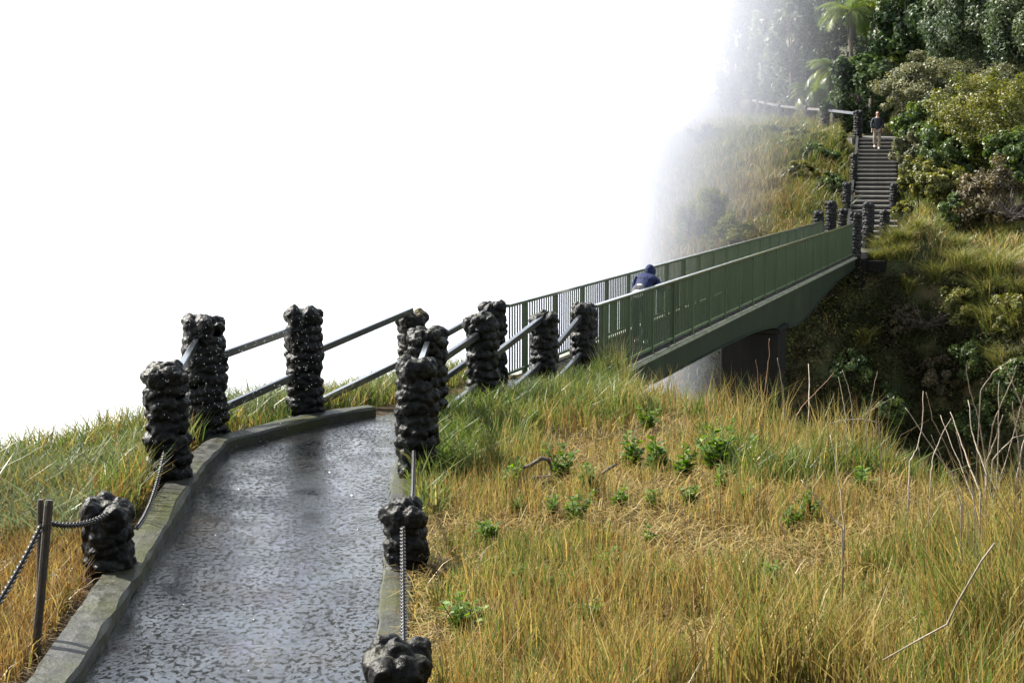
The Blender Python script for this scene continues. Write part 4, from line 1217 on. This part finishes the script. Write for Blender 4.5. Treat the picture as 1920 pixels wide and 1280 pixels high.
def weed(px, py, hpx, seed, label):
    r = np.random.default_rng(seed)
    c = on_ground(px, py); h = r.uniform(1.0, 1.5) * hpx * c.y / FPX
    root = empty('weed_plant', c); tag(root, label, 'weed', 'leafy green weeds in the dry grass')
    cent, out, sz, st = [], [], [], MB()
    for s in range(r.integers(5, 9)):
        a = r.uniform(0, 6.28); tilt = r.uniform(0.05, 0.6); H = h * r.uniform(0.45, 1.1)
        d = np.array([math.cos(a) * tilt, math.sin(a) * tilt, 1.0])
        st.tube([(0, 0, -0.05), tuple(d * H * 0.5), tuple(d * H)], [0.006, 0.005, 0.003], 5)
        for j in range(30):
            t = 0.1 + 0.9 * j / 29; b = r.uniform(0, 6.28)
            o = np.array([math.cos(b), math.sin(b), r.uniform(0.2, 0.9)])
            L = h * 0.13 * (1.3 - 0.6 * t) * r.uniform(0.8, 1.3)
            cent.append(d * H * t + o * L); out.append(o); sz.append(L)
    cent, out, sz = np.array(cent), np.array(out), np.array(sz)
    n = len(cent); up = np.tile(np.array([[0, 0, 1.0]]), (n, 1)) + r.normal(size=(n, 3)) * 0.3
    o = out / np.linalg.norm(out, axis=1)[:, None]
    b = np.cross(up, o); b /= np.linalg.norm(b, axis=1)[:, None]
    s = sz[:, None]
    drop = np.array([[0, 0, 1.0]]) * s * 0.25
    v = np.stack([cent - o * s, cent - b * s * 0.5, cent + o * s - drop, cent + b * s * 0.5], 1).reshape(-1, 3)
    m = mesh_obj('leaves', v, np.arange(4 * n).reshape(n, 4), M['leaf_weed'], root)
    face_attr(m, 'tint', np.clip(r.normal(0.5, 0.25, n), 0, 1))
    st.build('stem', M['leaf_stem'], root)
M['leaf_stem'] = plain('green_stem', (0.06, 0.1, 0.02), 0.5)
WEEDS = [(918, 1028, 62, 'compact dark-green weed standing alone nearest the right bollard'), (948, 930, 48, 'bushy weed left of the fallen branch'),
         (1055, 905, 62, 'upright weed just right of the fallen branch'), (1030, 975, 44, 'low spreading weed below the fallen branch'),
         (1183, 885, 62, 'tall leafy weed near the middle of the bank, left of a row of three'), (1232, 895, 58, 'middle weed of a row of three on the bank'),
         (1345, 890, 88, 'tallest leafy weed at the upper right of the bank'), (1352, 925, 46, 'broad weed at the foot of the tallest leafy weed'),
         (1225, 960, 42, 'scraggly weed in the centre of the dry grass'), (1218, 1030, 40, 'weed low in a brown hollow of the dry grass'),
         (1130, 1085, 46, 'small weed below the brown hollow'), (1320, 838, 50, 'thin weed near the crest of the bank, behind the tallest one'),
         (975, 970, 32, 'tiny weed between the lone weed and the fallen branch'), (1515, 985, 60, 'weed with upright leaves on the right half of the bank'),
         (1484, 1000, 46, 'weed tucked left of the upright one on the right half of the bank'), (872, 1200, 62, 'weed near the bottom bollard'),
         (1030, 1125, 56, 'weed with a withered head in the lower middle of the bank'), (1215, 812, 34, 'small weed near the crest by the bridge girder'),
         (1005, 820, 40, 'weed in the green grass below the last right posts'),
         (1105, 935, 44, 'weed between the fallen branch and the small dark stick'), (1280, 905, 50, 'bushy weed right of the row of three on the bank'),
         (1295, 955, 46, 'weed in the dry grass below the tallest leafy weed'), (1160, 960, 40, 'pale weed just below the small dark stick'),
         (1080, 985, 46, 'spreading weed right of the low one under the fallen branch'), (1420, 880, 48, 'weed right of the tallest leafy one, towards the gorge'),
         (1390, 960, 50, 'lone weed left of a bent straw stalk'), (1250, 1120, 46, 'weed in the lower middle, right of the brown hollow'),
         (1440, 1110, 50, 'weed low in the grass right of centre'), (1100, 1190, 52, 'weed near the bottom edge, middle of the bank'),
         (960, 1105, 44, 'weed in pale straw right of the middle bollard'), (1620, 930, 44, 'weed on the right bank before the kinked pale stalk')]
for i, (px, py, hp, lab) in enumerate(WEEDS): weed(px, py, hp, 400 + i, lab)

# broad-leaved plant at the bottom right
def broadleaf(px, py, Y, size, seed, label):
    r = np.random.default_rng(seed); c = P(px, py, Y)
    V, T = [], []
    for i in range(14):
        a = r.uniform(0, 6.28); e = r.uniform(0.2, 1.1); L = size * r.uniform(0.6, 1.1)
        d = np.array([math.cos(a) * math.cos(e), math.sin(a) * math.cos(e), math.sin(e)])
        s = np.array([-math.sin(a), math.cos(a), 0]) * L * 0.26
        p1, p2, p3 = d * L * 0.45, d * L * 0.8 - np.array([0, 0, 0.03]), d * L + np.array([0, 0, -0.09 * L])
        V += [np.zeros(3), p1 + s, p2 + s * 0.8, p3]; V += [np.zeros(3), p3, p2 - s * 0.8, p1 - s]
        T += [r.uniform(0.2, 0.9)] * 2
    o = mesh_obj('weed_plant', np.array(V), np.arange(len(V)).reshape(-1, 4), M['leaf_weed'], loc=c)
    face_attr(o, 'tint', T); return tag(o, label, 'weed', 'leafy green weeds in the dry grass')
weed(1690, 1262, 95, 3, 'broad leafy weed low at the bottom right under a bent dead stem')

# reeds in the lower right corner and bottom edge, much nearer than the rest
def reeds(px, py, Y, n, h, rad, seed, label, tint0=0.6, sp=0.2, leanx=0.0):
    r = np.random.default_rng(seed); c = on_ground(px, py)
    a = r.uniform(0, 6.28, n); rr = rad * np.sqrt(r.random(n))
    pos = np.stack([rr * np.cos(a), rr * np.sin(a), np.zeros(n)], 1)
    hh = h * r.uniform(0.55, 1.15, n)
    dry = r.random(n) < 0.35
    v, f, t = blades(pos, hh, r.uniform(0.0035, 0.0075, n), np.abs(r.normal(sp * 0.7, 0.12, n)), np.abs(r.normal(0.14, 0.12, n)), np.clip(np.where(dry, r.normal(0.2, 0.1, n), r.normal(tint0, 0.1, n)), 0, 1), r)
    v[:, 0] += leanx * np.clip(v[:, 2], 0, None)
    o = mesh_obj('reed_clump', v, f, M['grass'], loc=c); face_attr(o, 'tint', t)
    return tag(o, label, 'reed clump', 'tall reed clumps near the camera')
reeds(1900, 1290, 5.9, 620, 1.0, 0.42, 1, 'dense green reed clump filling the bottom right corner', 0.62, leanx=-0.15)
reeds(1820, 1330, 6.2, 300, 0.75, 0.36, 2, 'shorter reed clump left of the corner reeds', 0.55)
reeds(1470, 1300, 6.6, 240, 0.85, 0.3, 3, 'tall reeds rising from the bottom edge right of centre', 0.6, leanx=-0.12)
reeds(1390, 1330, 6.4, 170, 0.7, 0.28, 4, 'thin reeds at the bottom edge, left of the taller ones', 0.5)
reeds(1940, 1080, 8.3, 380, 0.8, 0.42, 5, 'dry reed clump at the right edge below the bleached twigs', 0.45, leanx=-0.2)
reeds(1610, 1330, 6.3, 150, 0.6, 0.34, 6, 'sparse reeds at the bottom edge between the two big clumps', 0.42)

# bleached twigs of the dead shrub at the right edge (photo crop coordinates)
def stems(lines, Y, thick, name, label, cat, mat, seed, group=None):
    r = random.Random(seed); mb = MB(); base = None
    for ln in lines:
        y0 = Y + r.uniform(-0.45, 0.45); y1 = Y + r.uniform(-0.3, 0.3)
        n = len(ln); pts = []
        for i, (cx, cy) in enumerate(ln):
            pts.append(P(1400 + cx / 3.556, 640 + cy / 3.556, y0 + (y1 - y0) * i / (n - 1)))
        e = pts[-1]; e2 = e + (pts[-1] - pts[-2]).normalized() * 0.1
        g = gz(e.x, e.y)
        if e.z > g: e2 = Vector((e.x + (pts[-1].x - pts[-2].x) * 0.3, e.y, g - 0.05))
        fine = []
        for i in range(len(pts) - 1):
            for k in range(4):
                fine.append(pts[i].lerp(pts[i + 1], k / 4) + Vector((r.uniform(-1, 1), r.uniform(-1, 1), 0)) * 0.004)
        fine.append(pts[-1]); fine.append(e2)
        tk = thick * r.uniform(0.6, 1.25)
        mb.tube(fine, [tk * (0.45 + 0.6 * i / len(fine)) for i in range(len(fine))], 5)
        base = e2 if base is None else base
    o = mb.build(name, M[mat], loc=base, smooth=True)
    return tag(o, label, cat, group)
stems([[(1470, 130), (1465, 220), (1500, 370), (1550, 520), (1590, 780)], [(1800, 160), (1770, 260), (1690, 430), (1640, 560), (1605, 800)],
       [(1480, 390), (1500, 600), (1540, 720), (1600, 880)], [(1850, 350), (1800, 540), (1740, 760), (1690, 900)], [(1770, 400), (1800, 600), (1830, 830)],
       [(1680, 270), (1680, 600), (1670, 880)], [(1710, 490), (1650, 680), (1600, 800)], [(1690, 90), (1760, 250), (1830, 420), (1870, 560)],
       [(1900, 500), (1840, 700), (1800, 900)], [(1860, 620), (1780, 640), (1700, 720), (1640, 790)], [(1800, 110), (1720, 150), (1640, 210), (1560, 330)]],
      10.2, 0.0062, 'dead_bush', 'bleached bare shrub stems standing up at the right edge against the dark gorge', 'dead bush', 'twig', 1)
stems([[(1060, 440), (1160, 590), (1260, 740), (1370, 880), (1430, 1100)], [(1195, 340), (1240, 520), (1330, 700), (1380, 820), (1440, 1000)],
       [(1365, 510), (1300, 620), (1250, 740), (1230, 860)], [(1290, 490), (1350, 650), (1440, 850), (1520, 1080)], [(1500, 740), (1580, 860), (1660, 1010), (1760, 1180)],
       [(1400, 600), (1440, 800), (1500, 950), (1540, 1200)], [(1230, 620), (1300, 780), (1400, 960), (1480, 1150)], [(1360, 470), (1420, 640), (1480, 820), (1560, 1000)]],
      9.4, 0.0055, 'dead_bush', 'fan of bare grey-brown twigs leaning left in front of the gorge edge', 'dead bush', 'twig', 2)
G_ST = 'single dry stalks along the crest of the bank'
ST = [([(580, 210), (510, 290), (370, 430), (330, 500)], 13.6, 'twig_red', 'slanting reddish stalk on the crest right of the pier'),
      ([(205, 110), (230, 250), (245, 370), (250, 470)], 15.4, 'twig', 'thin upright stalk in front of the pier'),
      ([(415, 150), (416, 300), (415, 460)], 14.6, 'twig', 'straight pale stalk just right of the pier'),
      ([(610, 235), (640, 360), (660, 500), (665, 600)], 13.8, 'twig', 'thin stalk leaning left in front of the gorge, left of a pair'),
      ([(640, 190), (675, 290), (700, 420), (710, 560)], 13.7, 'twig', 'curved thin stalk in front of the gorge, right of a pair'),
      ([(870, 200), (845, 330), (820, 440), (800, 560)], 13.0, 'twig', 'stalk leaning right over the dark middle of the gorge'),
      ([(1180, 330), (1170, 560), (1130, 720), (1090, 800), (1080, 1030)], 10.4, 'twig', 'tall kinked pale stalk rising from the middle of the right bank'),
      ([(150, -20), (150, 100), (130, 240), (110, 400)], 15.6, 'twig_red', 'tall brown seed stalk standing before the pier, the tallest one'),
      ([(60, 120), (75, 200), (80, 330), (85, 420)], 15.8, 'twig_red', 'brown seed stalk with drooping leaf left of the tallest one'),
      ([(360, 920), (450, 1020), (560, 1160), (640, 1250)], 8.6, 'twig', 'pale straight stem lying aslant in the grass of the right bank'),
      ([(560, 620), (590, 800), (625, 1000), (650, 1240)], 9.6, 'twig', 'bent straw stalk standing in the middle of the right bank'),
      ([(560, 545), (650, 522), (760, 517), (880, 540)], 12.6, 'twig', 'arched pale stem bending over the crest before the gorge')]
for i, (ln, Y, mt, lab) in enumerate(ST): stems([ln], Y, 0.0058, 'dry_stalk', lab, 'dry stalk', mt, 20 + i, G_ST)
def lineobj(pts, rad, name, label, cat, mat):
    q = [P(*p) for p in pts]
    mb = MB().tube(q, rad, 7)
    return tag(mb.build(name, M[mat], loc=q[0], smooth=True), label, cat)
lineobj([(1865, 1018, 6.0), (1840, 1052, 6.05), (1795, 1130, 6.1), (1776, 1170, 6.15), (1735, 1192, 6.2), (1655, 1237, 6.3)], [0.004, 0.0045, 0.0045, 0.0045, 0.004, 0.003], 'dead_branch', 'long bent grey stem over the broad-leaved plant at the bottom right', 'branch', 'dead_stem')
lineobj([(975, 878, 13.2), (995, 872, 13.2), (1015, 859, 13.25), (1028, 861, 13.3), (1034, 876, 13.35), (1031, 893, 13.3), (1012, 896, 13.2), (978, 899, 13.1)], [0.016, 0.02, 0.022, 0.02, 0.018, 0.02, 0.024, 0.02], 'fallen_branch', 'dark fallen branch bent in a loop on the grass right of the posts', 'branch', 'dead_wood')
lineobj([(1128, 888, 13.0), (1142, 878, 13.05), (1156, 870, 13.1)], [0.012, 0.016, 0.01], 'fallen_branch', 'small dark stick in the middle of the dry grass', 'branch', 'dead_wood')

# ------------------------------------------------------------------ people
def skin_mesh(name, nodes, edges, mat, parent=None, loc=None, sub=2, root=0):
    me = bpy.data.meshes.new(name)
    bm = bmesh.new(); ly = bm.verts.layers.skin.verify()
    vs = []
    for i, (p, rd) in enumerate(nodes):
        v = bm.verts.new(p); v[ly].radius = rd if isinstance(rd, tuple) else (rd, rd); v[ly].use_root = (i == root)
        vs.append(v)
    for a_, b_ in edges: bm.edges.new((vs[a_], vs[b_]))
    bm.to_mesh(me); bm.free()
    o = bpy.data.objects.new(name, me); COL.objects.link(o)
    me.materials.append(mat)
    sk = o.modifiers.new('skin', 'SKIN'); sk.use_smooth_shade = True
    sb = o.modifiers.new('sub', 'SUBSURF'); sb.levels = sub; sb.render_levels = sub
    if parent: o.parent = parent
    if loc is not None: o.location = loc
    return o
def ball(name, c, rad, mat, parent, sub=3, f=None):
    iv, fi = ico(sub); v = iv * np.array(rad)
    if f is not None: v = np.array([f(p) for p in v])
    return mesh_obj(name, v + np.array(c), fi, mat, parent, smooth=True)
M['skin'] = plain('skin', (0.45, 0.26, 0.19), 0.5)
M['navy'] = noise_mat('navy_cloth', [(0.3, (0.008, 0.012, 0.04)), (0.7, (0.02, 0.028, 0.08))], 5, 0.75, 0.6, 14, 6, 0.15, 0.03)
M['dark_cloth'] = noise_mat('dark_cloth', [(0.3, (0.012, 0.015, 0.022)), (0.7, (0.03, 0.036, 0.05))], 5, 0.7, 0.5, 14, 6, 0.3, 0.03)
M['khaki'] = noise_mat('khaki_cloth', [(0.3, (0.17, 0.14, 0.105)), (0.7, (0.28, 0.24, 0.19))], 5, 0.8, 0.5, 14, 6, 0.2, 0.03)
M['white_cloth'] = plain('off_white_canvas', (0.7, 0.68, 0.58), 0.7)
M['shoe'] = plain('pale_shoe', (0.55, 0.54, 0.5), 0.6)
M['glasses'] = plain('dark_glasses', (0.01, 0.01, 0.012), 0.15)
M['hair'] = plain('brown_hair', (0.1, 0.055, 0.035), 0.6)

def face(parent, c, s=1.0):
    ball('nose', (c[0], c[1] - 0.1 * s, c[2] - 0.01), (0.014 * s, 0.022 * s, 0.024 * s), M['skin'], parent, 2)
    for sx in (-1, 1):
        ball('ear', (c[0] + sx * 0.076 * s, c[1] + 0.005, c[2] - 0.01), (0.012, 0.025, 0.032), M['skin'], parent, 2)
    ball('mouth', (c[0], c[1] - 0.086 * s, c[2] - 0.058), (0.025, 0.01, 0.006), M['lips'], parent, 2)
M['lips'] = plain('lips', (0.3, 0.1, 0.08), 0.5)

def hand_nodes(wrist, d, side):
    """palm, four fingers and a thumb as skin nodes hanging from a wrist"""
    d = Vector(d).normalized(); s = Vector(side).normalized(); n = d.cross(s)
    N, E = [], []
    N.append((tuple(Vector(wrist) + d * 0.045), (0.032, 0.016)))
    for i, L in enumerate((0.07, 0.082, 0.076, 0.06)):
        k = Vector(wrist) + d * 0.085 + s * (0.026 - 0.0175 * i)
        a = len(N); N.append((tuple(k), 0.0095)); N.append((tuple(k + d * L * 0.5 + n * 0.012), 0.0085)); N.append((tuple(k + d * L * 0.85 + n * 0.032), 0.0075))
        E += [(0, a), (a, a + 1), (a + 1, a + 2)]
    k = Vector(wrist) + d * 0.04 + s * 0.035
    a = len(N); N.append((tuple(k), 0.011)); N.append((tuple(k + d * 0.035 + s * 0.016 + n * 0.008), 0.0095)); N.append((tuple(k + d * 0.06 + s * 0.016 + n * 0.02), 0.008))
    E += [(0, a), (a, a + 1), (a + 1, a + 2)]
    return N, E

# man walking down the stairs, facing the camera (-Y)
kman = 8
cst = Vector((13.75, 54.2, 0)) + sd * (slen * 0.835)
zst = -0.2 + 4.3 * (math.floor(0.835 * NST) + 0) / NST
mfoot = P(1643, 302, float(cst.y))
MX, MY = mfoot.x, mfoot.y
kst = int(((MY - 54.2) / sd.y) / (slen / NST))
MZ = -0.2 + 4.3 * (kst + 1) / NST
hip = 0.92
nodes = [((0, 0, 0.95), (0.15, 0.1)), ((0, 0, 1.1), (0.145, 0.1)), ((0, 0, 1.3), (0.17, 0.11)), ((0, 0, 1.44), (0.11, 0.08)), ((0, -0.01, 1.53), 0.055), ((0, -0.02, 1.6), (0.07, 0.085)), ((0, -0.02, 1.68), (0.078, 0.095)), ((0, -0.015, 1.74), (0.05, 0.06)),
         ((0.2, 0, 1.41), 0.062), ((0.25, 0.03, 1.15), 0.048), ((0.25, -0.04, 0.93), 0.034), ((-0.2, 0, 1.41), 0.062), ((-0.25, -0.02, 1.15), 0.048), ((-0.24, -0.1, 0.94), 0.034),
         ((0.09, 0, 0.88), 0.09), ((0.1, -0.07, 0.5), 0.062), ((0.1, -0.04, 0.1), 0.045), ((0.1, -0.13, 0.05), 0.035), ((-0.09, 0, 0.88), 0.09), ((-0.1, 0.0, 0.5), 0.062), ((-0.1, 0.12, 0.2), 0.045), ((-0.1, 0.06, 0.13), 0.035)]
edges = [(0, 1), (1, 2), (2, 3), (3, 4), (4, 5), (5, 6), (6, 7), (3, 8), (8, 9), (9, 10), (3, 11), (11, 12), (12, 13), (0, 14), (14, 15), (15, 16), (16, 17), (0, 18), (18, 19), (19, 20), (20, 21)]
for w, wi, s_ in ((nodes[10][0], 10, -1), (nodes[13][0], 13, 1)):
    hn, he = hand_nodes(w, (0, -0.12, -1), (0.3 * s_, -1, 0))
    b0 = len(nodes); nodes += hn; edges += [(wi, b0)] + [(a_ + b0, b_ + b0) for a_, b_ in he]
man = skin_mesh('person', nodes, edges, M['skin'], None, (MX, MY, MZ))
man.rotation_euler.z = R(-14)
tag(man, 'person in a dark jacket, pale trousers and sunglasses walking down the stairs', 'person')
jn = [((0, 0, 0.86), (0.185, 0.13)), ((0, 0, 1.08), (0.18, 0.13)), ((0, 0, 1.3), (0.2, 0.135)), ((0, 0, 1.44), (0.14, 0.1)), ((0, 0, 1.5), (0.075, 0.075)),
      ((0.21, 0, 1.41), 0.082), ((0.265, 0.03, 1.15), 0.068), ((0.255, -0.035, 0.95), 0.052), ((-0.21, 0, 1.41), 0.082), ((-0.265, -0.02, 1.15), 0.068), ((-0.245, -0.095, 0.96), 0.052)]
skin_mesh('jacket', jn, [(0, 1), (1, 2), (2, 3), (3, 4), (3, 5), (5, 6), (6, 7), (3, 8), (8, 9), (9, 10)], M['dark_cloth'], man)
tn = [((0, 0, 0.93), (0.165, 0.115)), ((0.09, 0, 0.86), 0.1), ((0.105, -0.07, 0.5), 0.085), ((0.1, -0.04, 0.12), 0.075), ((-0.09, 0, 0.86), 0.1), ((-0.105, 0, 0.5), 0.085), ((-0.1, 0.11, 0.22), 0.075)]
skin_mesh('trousers', tn, [(0, 1), (1, 2), (2, 3), (0, 4), (4, 5), (5, 6)], M['khaki'], man)
ball('shoe', (0.1, -0.1, 0.05), (0.05, 0.14, 0.05), M['shoe'], man)
ball('shoe', (-0.1, 0.08, 0.14), (0.05, 0.13, 0.05), M['shoe'], man)
ball('hair', (0, 0.015, 1.69), (0.085, 0.1, 0.085), M['hair'], man, 3, lambda p: (p[0], p[1] if p[1] > -0.03 else -0.03 + (p[1] + 0.03) * 0.3, p[2] if p[2] > -0.02 else -0.02 + (p[2] + 0.02) * 0.3))
gm = MB().bar((-0.07, -0.112, 1.655), (0.07, -0.112, 1.655), 0.02, 0.034)
gm.build('sunglasses', M['glasses'], man)
face(man, (0, -0.02, 1.65))

# hooded person leaning on the near railing of the bridge
hp = P(1214, 548, 24.9)
s_h = (Vector((hp.x, hp.y, 0)) - Vector((RN.x, RN.y, 0))).dot(BD)
for _ in range(30):                                   # walk along the deck to where the photo shows the figure
    hb = bp(s_h, 0.4, Z_BOT - 0.095)
    dep = hb.y * CP - (hb.z - CAM_Z) * SP
    s_h += (1206 - (960 + hb.x / dep * FPX)) * 0.03
# local frame: +x along the bridge towards the far end, -y towards the near railing
nodes = [((-0.28, 0, 0.92), (0.15, 0.12)), ((-0.17, -0.02, 1.08), (0.15, 0.12)), ((-0.02, -0.04, 1.24), (0.17, 0.13)), ((0.07, -0.05, 1.33), (0.11, 0.1)), ((0.13, -0.06, 1.38), 0.06), ((0.19, -0.07, 1.43), (0.085, 0.08)), ((0.22, -0.07, 1.5), (0.09, 0.08)), ((0.23, -0.07, 1.54), 0.06),
         ((0.02, -0.24, 1.26), 0.06), ((0.0, -0.34, 1.1), 0.05), ((0.16, -0.43, 1.13), 0.035), ((0.02, 0.15, 1.26), 0.06), ((0.06, 0.2, 1.02), 0.05), ((0.2, 0.05, 1.0), 0.035),
         ((-0.28, -0.1, 0.85), 0.09), ((-0.24, -0.11, 0.45), 0.065), ((-0.3, -0.11, 0.1), 0.045), ((-0.18, -0.11, 0.04), 0.035), ((-0.28, 0.1, 0.85), 0.09), ((-0.2, 0.11, 0.45), 0.065), ((-0.2, 0.11, 0.1), 0.045), ((-0.08, 0.11, 0.04), 0.035)]
edges = [(0, 1), (1, 2), (2, 3), (3, 4), (4, 5), (5, 6), (6, 7), (3, 8), (8, 9), (9, 10), (3, 11), (11, 12), (12, 13), (0, 14), (14, 15), (15, 16), (16, 17), (0, 18), (18, 19), (19, 20), (20, 21)]
for wi, dd, ss in ((10, (0.75, -0.25, -0.1), (0, -0.2, 1)), (13, (1, 0, 0.1), (0, -1, 0.2))):
    hn, he = hand_nodes(nodes[wi][0], dd, ss)
    b0 = len(nodes); nodes += hn; edges += [(wi, b0)] + [(a_ + b0, b_ + b0) for a_, b_ in he]
hood = skin_mesh('person', nodes, edges, M['skin'], None, hb)
hood.rotation_euler.z = BANG
hood.scale = (1.0, 0.95, 0.93)
tag(hood, 'person in a hooded navy raincoat bent over the near railing of the bridge', 'person')
jn = [((-0.3, 0, 0.82), (0.2, 0.17)), ((-0.18, -0.02, 1.06), (0.2, 0.17)), ((-0.03, -0.04, 1.24), (0.22, 0.17)), ((0.07, -0.05, 1.34), (0.15, 0.14)), ((0.13, -0.06, 1.4), (0.11, 0.11)),
      ((0.02, -0.25, 1.26), 0.09), ((0.0, -0.35, 1.1), 0.075), ((0.12, -0.42, 1.13), 0.06), ((0.02, 0.17, 1.26), 0.09), ((0.06, 0.21, 1.02), 0.075), ((0.18, 0.08, 1.0), 0.06)]
jk = skin_mesh('raincoat', jn, [(0, 1), (1, 2), (2, 3), (3, 4), (3, 5), (5, 6), (6, 7), (3, 8), (8, 9), (9, 10)], M['navy'], hood)
def hoodshape(p):
    x, y, z = p
    if x > 0.05: x = 0.05 + (x - 0.05) * 0.35
    if z > 0.05: x += -0.25 * (z - 0.05)
    return (x, y, z)
ball('hood', (0.19, -0.07, 1.46), (0.13, 0.11, 0.15), M['navy'], hood, 3, hoodshape)
tn = [((-0.28, 0, 0.9), (0.165, 0.135)), ((-0.28, -0.1, 0.83), 0.1), ((-0.24, -0.11, 0.45), 0.085), ((-0.3, -0.11, 0.12), 0.07), ((-0.28, 0.1, 0.83), 0.1), ((-0.2, 0.11, 0.45), 0.085), ((-0.2, 0.11, 0.12), 0.07)]
skin_mesh('trousers', tn, [(0, 1), (1, 2), (2, 3), (0, 4), (4, 5), (5, 6)], M['dark_cloth'], hood)
ball('shoe', (-0.22, -0.11, 0.05), (0.13, 0.05, 0.05), M['shoe'], hood)
ball('shoe', (-0.12, 0.11, 0.05), (0.13, 0.05, 0.05), M['shoe'], hood)
# the backpack
def packshape(p):
    x, y, z = p
    return (math.copysign(abs(x / 0.12) ** 0.6 * 0.12, x), math.copysign(abs(y / 0.15) ** 0.6 * 0.15, y), math.copysign(abs(z / 0.22) ** 0.7 * 0.22, z))
bk = empty('backpack', hb + BD * -0.36 + Vector((0, 0, 0.98)))
bk.rotation_euler = (0, R(42), BANG)
bk.rotation_euler = (Matrix.Rotation(BANG, 3, 'Z') @ Matrix.Rotation(R(42), 3, 'Y')).to_euler()
tag(bk, 'dark daypack with an off-white rim on the back of the hooded person', 'backpack')
ball('pack_body', (0.04, 0, 0), (0.12, 0.15, 0.22), M['dark_cloth'], bk, 3, packshape)
ball('pack_pocket', (-0.07, 0, -0.06), (0.05, 0.11, 0.09), M['white_cloth'], bk, 3)
ball('pack_pocket', (-0.03, 0, 0.16), (0.05, 0.07, 0.04), M['white_cloth'], bk, 2)

# ------------------------------------------------------------------ spray: mist bank and falling drops
mb = MB().prism([(-9, 38), (3.0, 40), (9.5, 54), (25, 94), (25, 116), (-50, 116), (-40, 52)], -14, 15)
mb.v = [(x_, y_, 9.0 + (y_ - 38) * 0.1 if z_ > 0 else z_) for x_, y_, z_ in mb.v]     # the bank climbs away from the camera
mist = mb.build('spray_mist', None)
m = bpy.data.materials.new('spray'); m.use_nodes = True
n, l = m.node_tree.nodes, m.node_tree.links
n.remove(n['Principled BSDF'])
pv = n.new('ShaderNodeVolumePrincipled')
pv.inputs['Color'].default_value = (0.72, 0.74, 0.82, 1); pv.inputs['Anisotropy'].default_value = 0.35
g_ = n.new('ShaderNodeNewGeometry'); sp_ = n.new('ShaderNodeSeparateXYZ')
l.new(g_.outputs['Position'], sp_.inputs[0])
nz = n.new('ShaderNodeTexNoise'); nz.inputs['Scale'].default_value = 0.09; nz.inputs['Detail'].default_value = 3
l.new(g_.outputs['Position'], nz.inputs['Vector'])
sk_ = n.new('ShaderNodeMath'); sk_.operation = 'MULTIPLY_ADD'; sk_.inputs[1].default_value = -0.125     # the bank runs obliquely away
l.new(sp_.outputs['Y'], sk_.inputs[0]); l.new(sp_.outputs['X'], sk_.inputs[2])
sh = n.new('ShaderNodeMath'); sh.operation = 'MULTIPLY_ADD'; sh.inputs[1].default_value = 8.0
l.new(nz.outputs['Fac'], sh.inputs[0]); l.new(sk_.outputs[0], sh.inputs[2])        # wisps push the edge about
ex = n.new('ShaderNodeMath'); ex.operation = 'MULTIPLY_ADD'; ex.inputs[1].default_value = -0.27; ex.inputs[2].default_value = 0.33
l.new(sh.outputs[0], ex.inputs[0])
ee = n.new('ShaderNodeMath'); ee.operation = 'EXPONENT'; l.new(ex.outputs[0], ee.inputs[0])
mr = n.new('ShaderNodeMath'); mr.operation = 'MULTIPLY'; mr.inputs[1].default_value = 0.075; mr.use_clamp = False
e2_ = n.new('ShaderNodeMath'); e2_.operation = 'MINIMUM'; e2_.inputs[1].default_value = 1.2
l.new(ee.outputs[0], e2_.inputs[0]); l.new(e2_.outputs[0], mr.inputs[0])
ml = n.new('ShaderNodeMapRange'); ml.interpolation_type = 'SMOOTHSTEP'               # thinner out over the gorge
ml.inputs['From Min'].default_value = -6.0; ml.inputs['From Max'].default_value = 4.0
ml.inputs['To Min'].default_value = 0.08; ml.inputs['To Max'].default_value = 1.0
l.new(sp_.outputs['X'], ml.inputs['Value'])
mm = n.new('ShaderNodeMath'); mm.operation = 'MULTIPLY'
l.new(mr.outputs[0], mm.inputs[0]); l.new(ml.outputs[0], mm.inputs[1])
lo = n.new('ShaderNodeMapRange'); lo.inputs['From Min'].default_value = -1.0; lo.inputs['From Max'].default_value = -9.0   # spray thickens towards the water
lo.inputs['To Min'].default_value = 1.0; lo.inputs['To Max'].default_value = 3.0
l.new(sp_.outputs['Z'], lo.inputs['Value'])
m3 = n.new('ShaderNodeMath'); m3.operation = 'MULTIPLY'
l.new(mm.outputs[0], m3.inputs[0]); l.new(lo.outputs[0], m3.inputs[1])
l.new(m3.outputs[0], pv.inputs['Density'])
l.new(pv.outputs[0], n['Material Output'].inputs['Volume'])
mist.data.materials.append(m)
tag(mist, 'bright bank of waterfall spray drifting over the left end of the bluff', 'mist', kind='stuff')

r6 = np.random.default_rng(6)
nd = 1500
dp = np.stack([r6.uniform(-4.3, -2.1, nd), r6.uniform(12.2, 16.6, nd), r6.uniform(0.55, 2.2, nd)], 1)
ov = np.array([[1, 0, 0], [-1, 0, 0], [0, 1, 0], [0, -1, 0], [0, 0, 1], [0, 0, -1]], float) * np.array([0.0016, 0.0016, 0.006])
of = np.array([[0, 2, 4], [2, 1, 4], [1, 3, 4], [3, 0, 4], [2, 0, 5], [1, 2, 5], [3, 1, 5], [0, 3, 5]])
sc_ = r6.uniform(0.6, 1.4, nd)
v = (dp[:, None, :] + ov[None] * sc_[:, None, None]).reshape(-1, 3)
f = (np.arange(nd)[:, None, None] * 6 + of[None]).reshape(-1, 3)
M['drop'] = plain('water_drop', (0.75, 0.78, 0.8), 0.1)
o = mesh_obj('spray_drops', v, f, M['drop'], smooth=True)
tag(o, 'falling spray drops over the left-hand posts', 'spray', kind='stuff')
